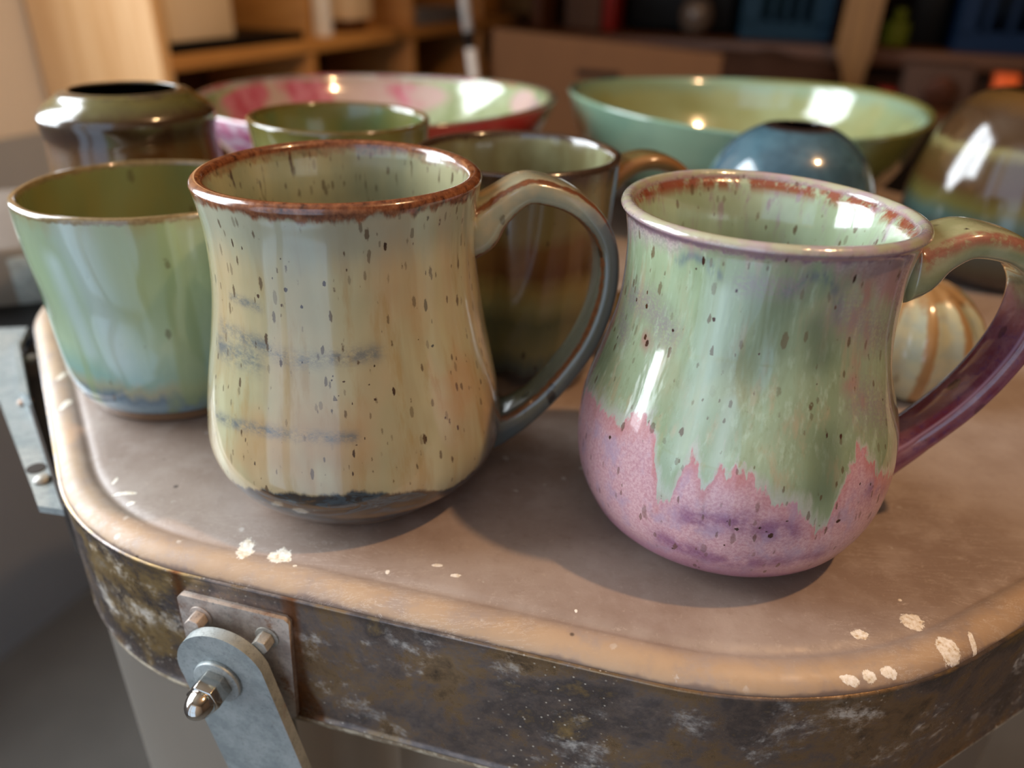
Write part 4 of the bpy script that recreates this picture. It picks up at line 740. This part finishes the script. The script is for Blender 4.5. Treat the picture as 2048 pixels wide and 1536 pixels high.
for v in (-.4, .7):
    for u in (1.76, 2.01): rbox('leg', u-.02, u+.02, v-.02, v+.02, 0, LBZ-.03, m_brownwood, lb)
bm = bmesh.new(); bmesh.ops.create_icosphere(bm, subdivisions=4, radius=1.0)
for vtx in bm.verts: c_ = vtx.co; c_.x *= .17*(1+.06*math.sin(5*c_.y+3*c_.z)); c_.y *= .09; c_.z = max(c_.z, -.55)*.055+.03025; c_.z += .004*math.sin(c_.x*60)*(1 if c_.z > .02 else 0)
sk = from_bm('sack', bm, m_sack, smooth=True); sk.location = RW(1.9, -.17, LBZ); sk.rotation_euler = (0, 0, -RA); tag(sk, 'slumped dark brown sack on the low bench behind the green bowl', 'sack')
gb = rempty('small_machine', 1.9, .19, LBZ, 'grey-brown box with a round dark port, behind the green bowl\'s right end', 'box'); rbox('housing', 1.86, 1.96, .125, .255, LBZ, LBZ+.078, m_greybox, gb, .006)
bm = bmesh.new(); bmesh.ops.create_cone(bm, cap_ends=True, segments=32, radius1=.03, radius2=.03, depth=.02); bmesh.ops.rotate(bm, matrix=Matrix.Rotation(PI/2, 3, 'X'), verts=bm.verts); bmesh.ops.translate(bm, vec=(.005, -.048, .03), verts=bm.verts); from_bm('round_port', bm, flat('copper_port', '4A2818', .35, .7, .2), gb, bevel=.002)
ritem('red_case', 'small red case beside the grey-brown box', 'case', 1.86, 1.93, .085, .118, LBZ, LBZ+.026, m_red)
ritem('orange_pack', 'small bright orange pack above the bronze vase', 'pack', 1.88, 1.93, .292, .335, LBZ, LBZ+.068, m_orange)
ritem('upright_board', 'upright black board at the right edge behind the bronze vase', 'board', 1.86, 1.9, .342, .56, LBZ, LBZ+.12, m_black)
# the hanging bulb that lights the table (above the frame)
pb = empty('pendant_lamp', (BULB.x, BULB.y, CH), 'bare warm bulb hanging on a cord from the ceiling', 'lamp')
bm = bmesh.new(); bmesh.ops.create_cone(bm, cap_ends=True, segments=12, radius1=.003, radius2=.003, depth=CH-BULB.z-.07); bmesh.ops.translate(bm, vec=(0, 0, -(CH-BULB.z-.07)/2), verts=bm.verts); from_bm('cord', bm, m_black, pb, smooth=True)
bm = bmesh.new(); bmesh.ops.create_cone(bm, cap_ends=True, segments=20, radius1=.016, radius2=.014, depth=.04); bmesh.ops.translate(bm, vec=(0, 0, BULB.z-CH+.05), verts=bm.verts); from_bm('socket', bm, m_black, pb, smooth=True)
sp_ = empty('added_spot_fixture', (SPOT.x, SPOT.y, CH), 'added spotlight fixture that brightens the left wall and bookcase', 'lamp')  # unseen fixture made up to hold the added spot
bm = bmesh.new(); bmesh.ops.create_cone(bm, cap_ends=True, segments=16, radius1=.006, radius2=.006, depth=CH-SPOT.z-.06); bmesh.ops.translate(bm, vec=(0, 0, -(CH-SPOT.z-.06)/2), verts=bm.verts); from_bm('stem', bm, m_black, sp_, smooth=True)
bm = bmesh.new(); bmesh.ops.create_cone(bm, cap_ends=False, segments=28, radius1=.045, radius2=.03, depth=.09)
bmesh.ops.transform(bm, matrix=Matrix.Translation(Vector((0, 0, SPOT.z-CH))-(SPOT_AIM-SPOT).normalized()*.02) @ (SPOT_AIM-SPOT).to_track_quat('-Z', 'Y').to_matrix().to_4x4(), verts=bm.verts); from_bm('fill_spot_shade', bm, m_black, sp_, smooth=True)
for o in bpy.data.objects:
    for kk in ('_u', '_v', '_z'):
        if kk in o: del o[kk]
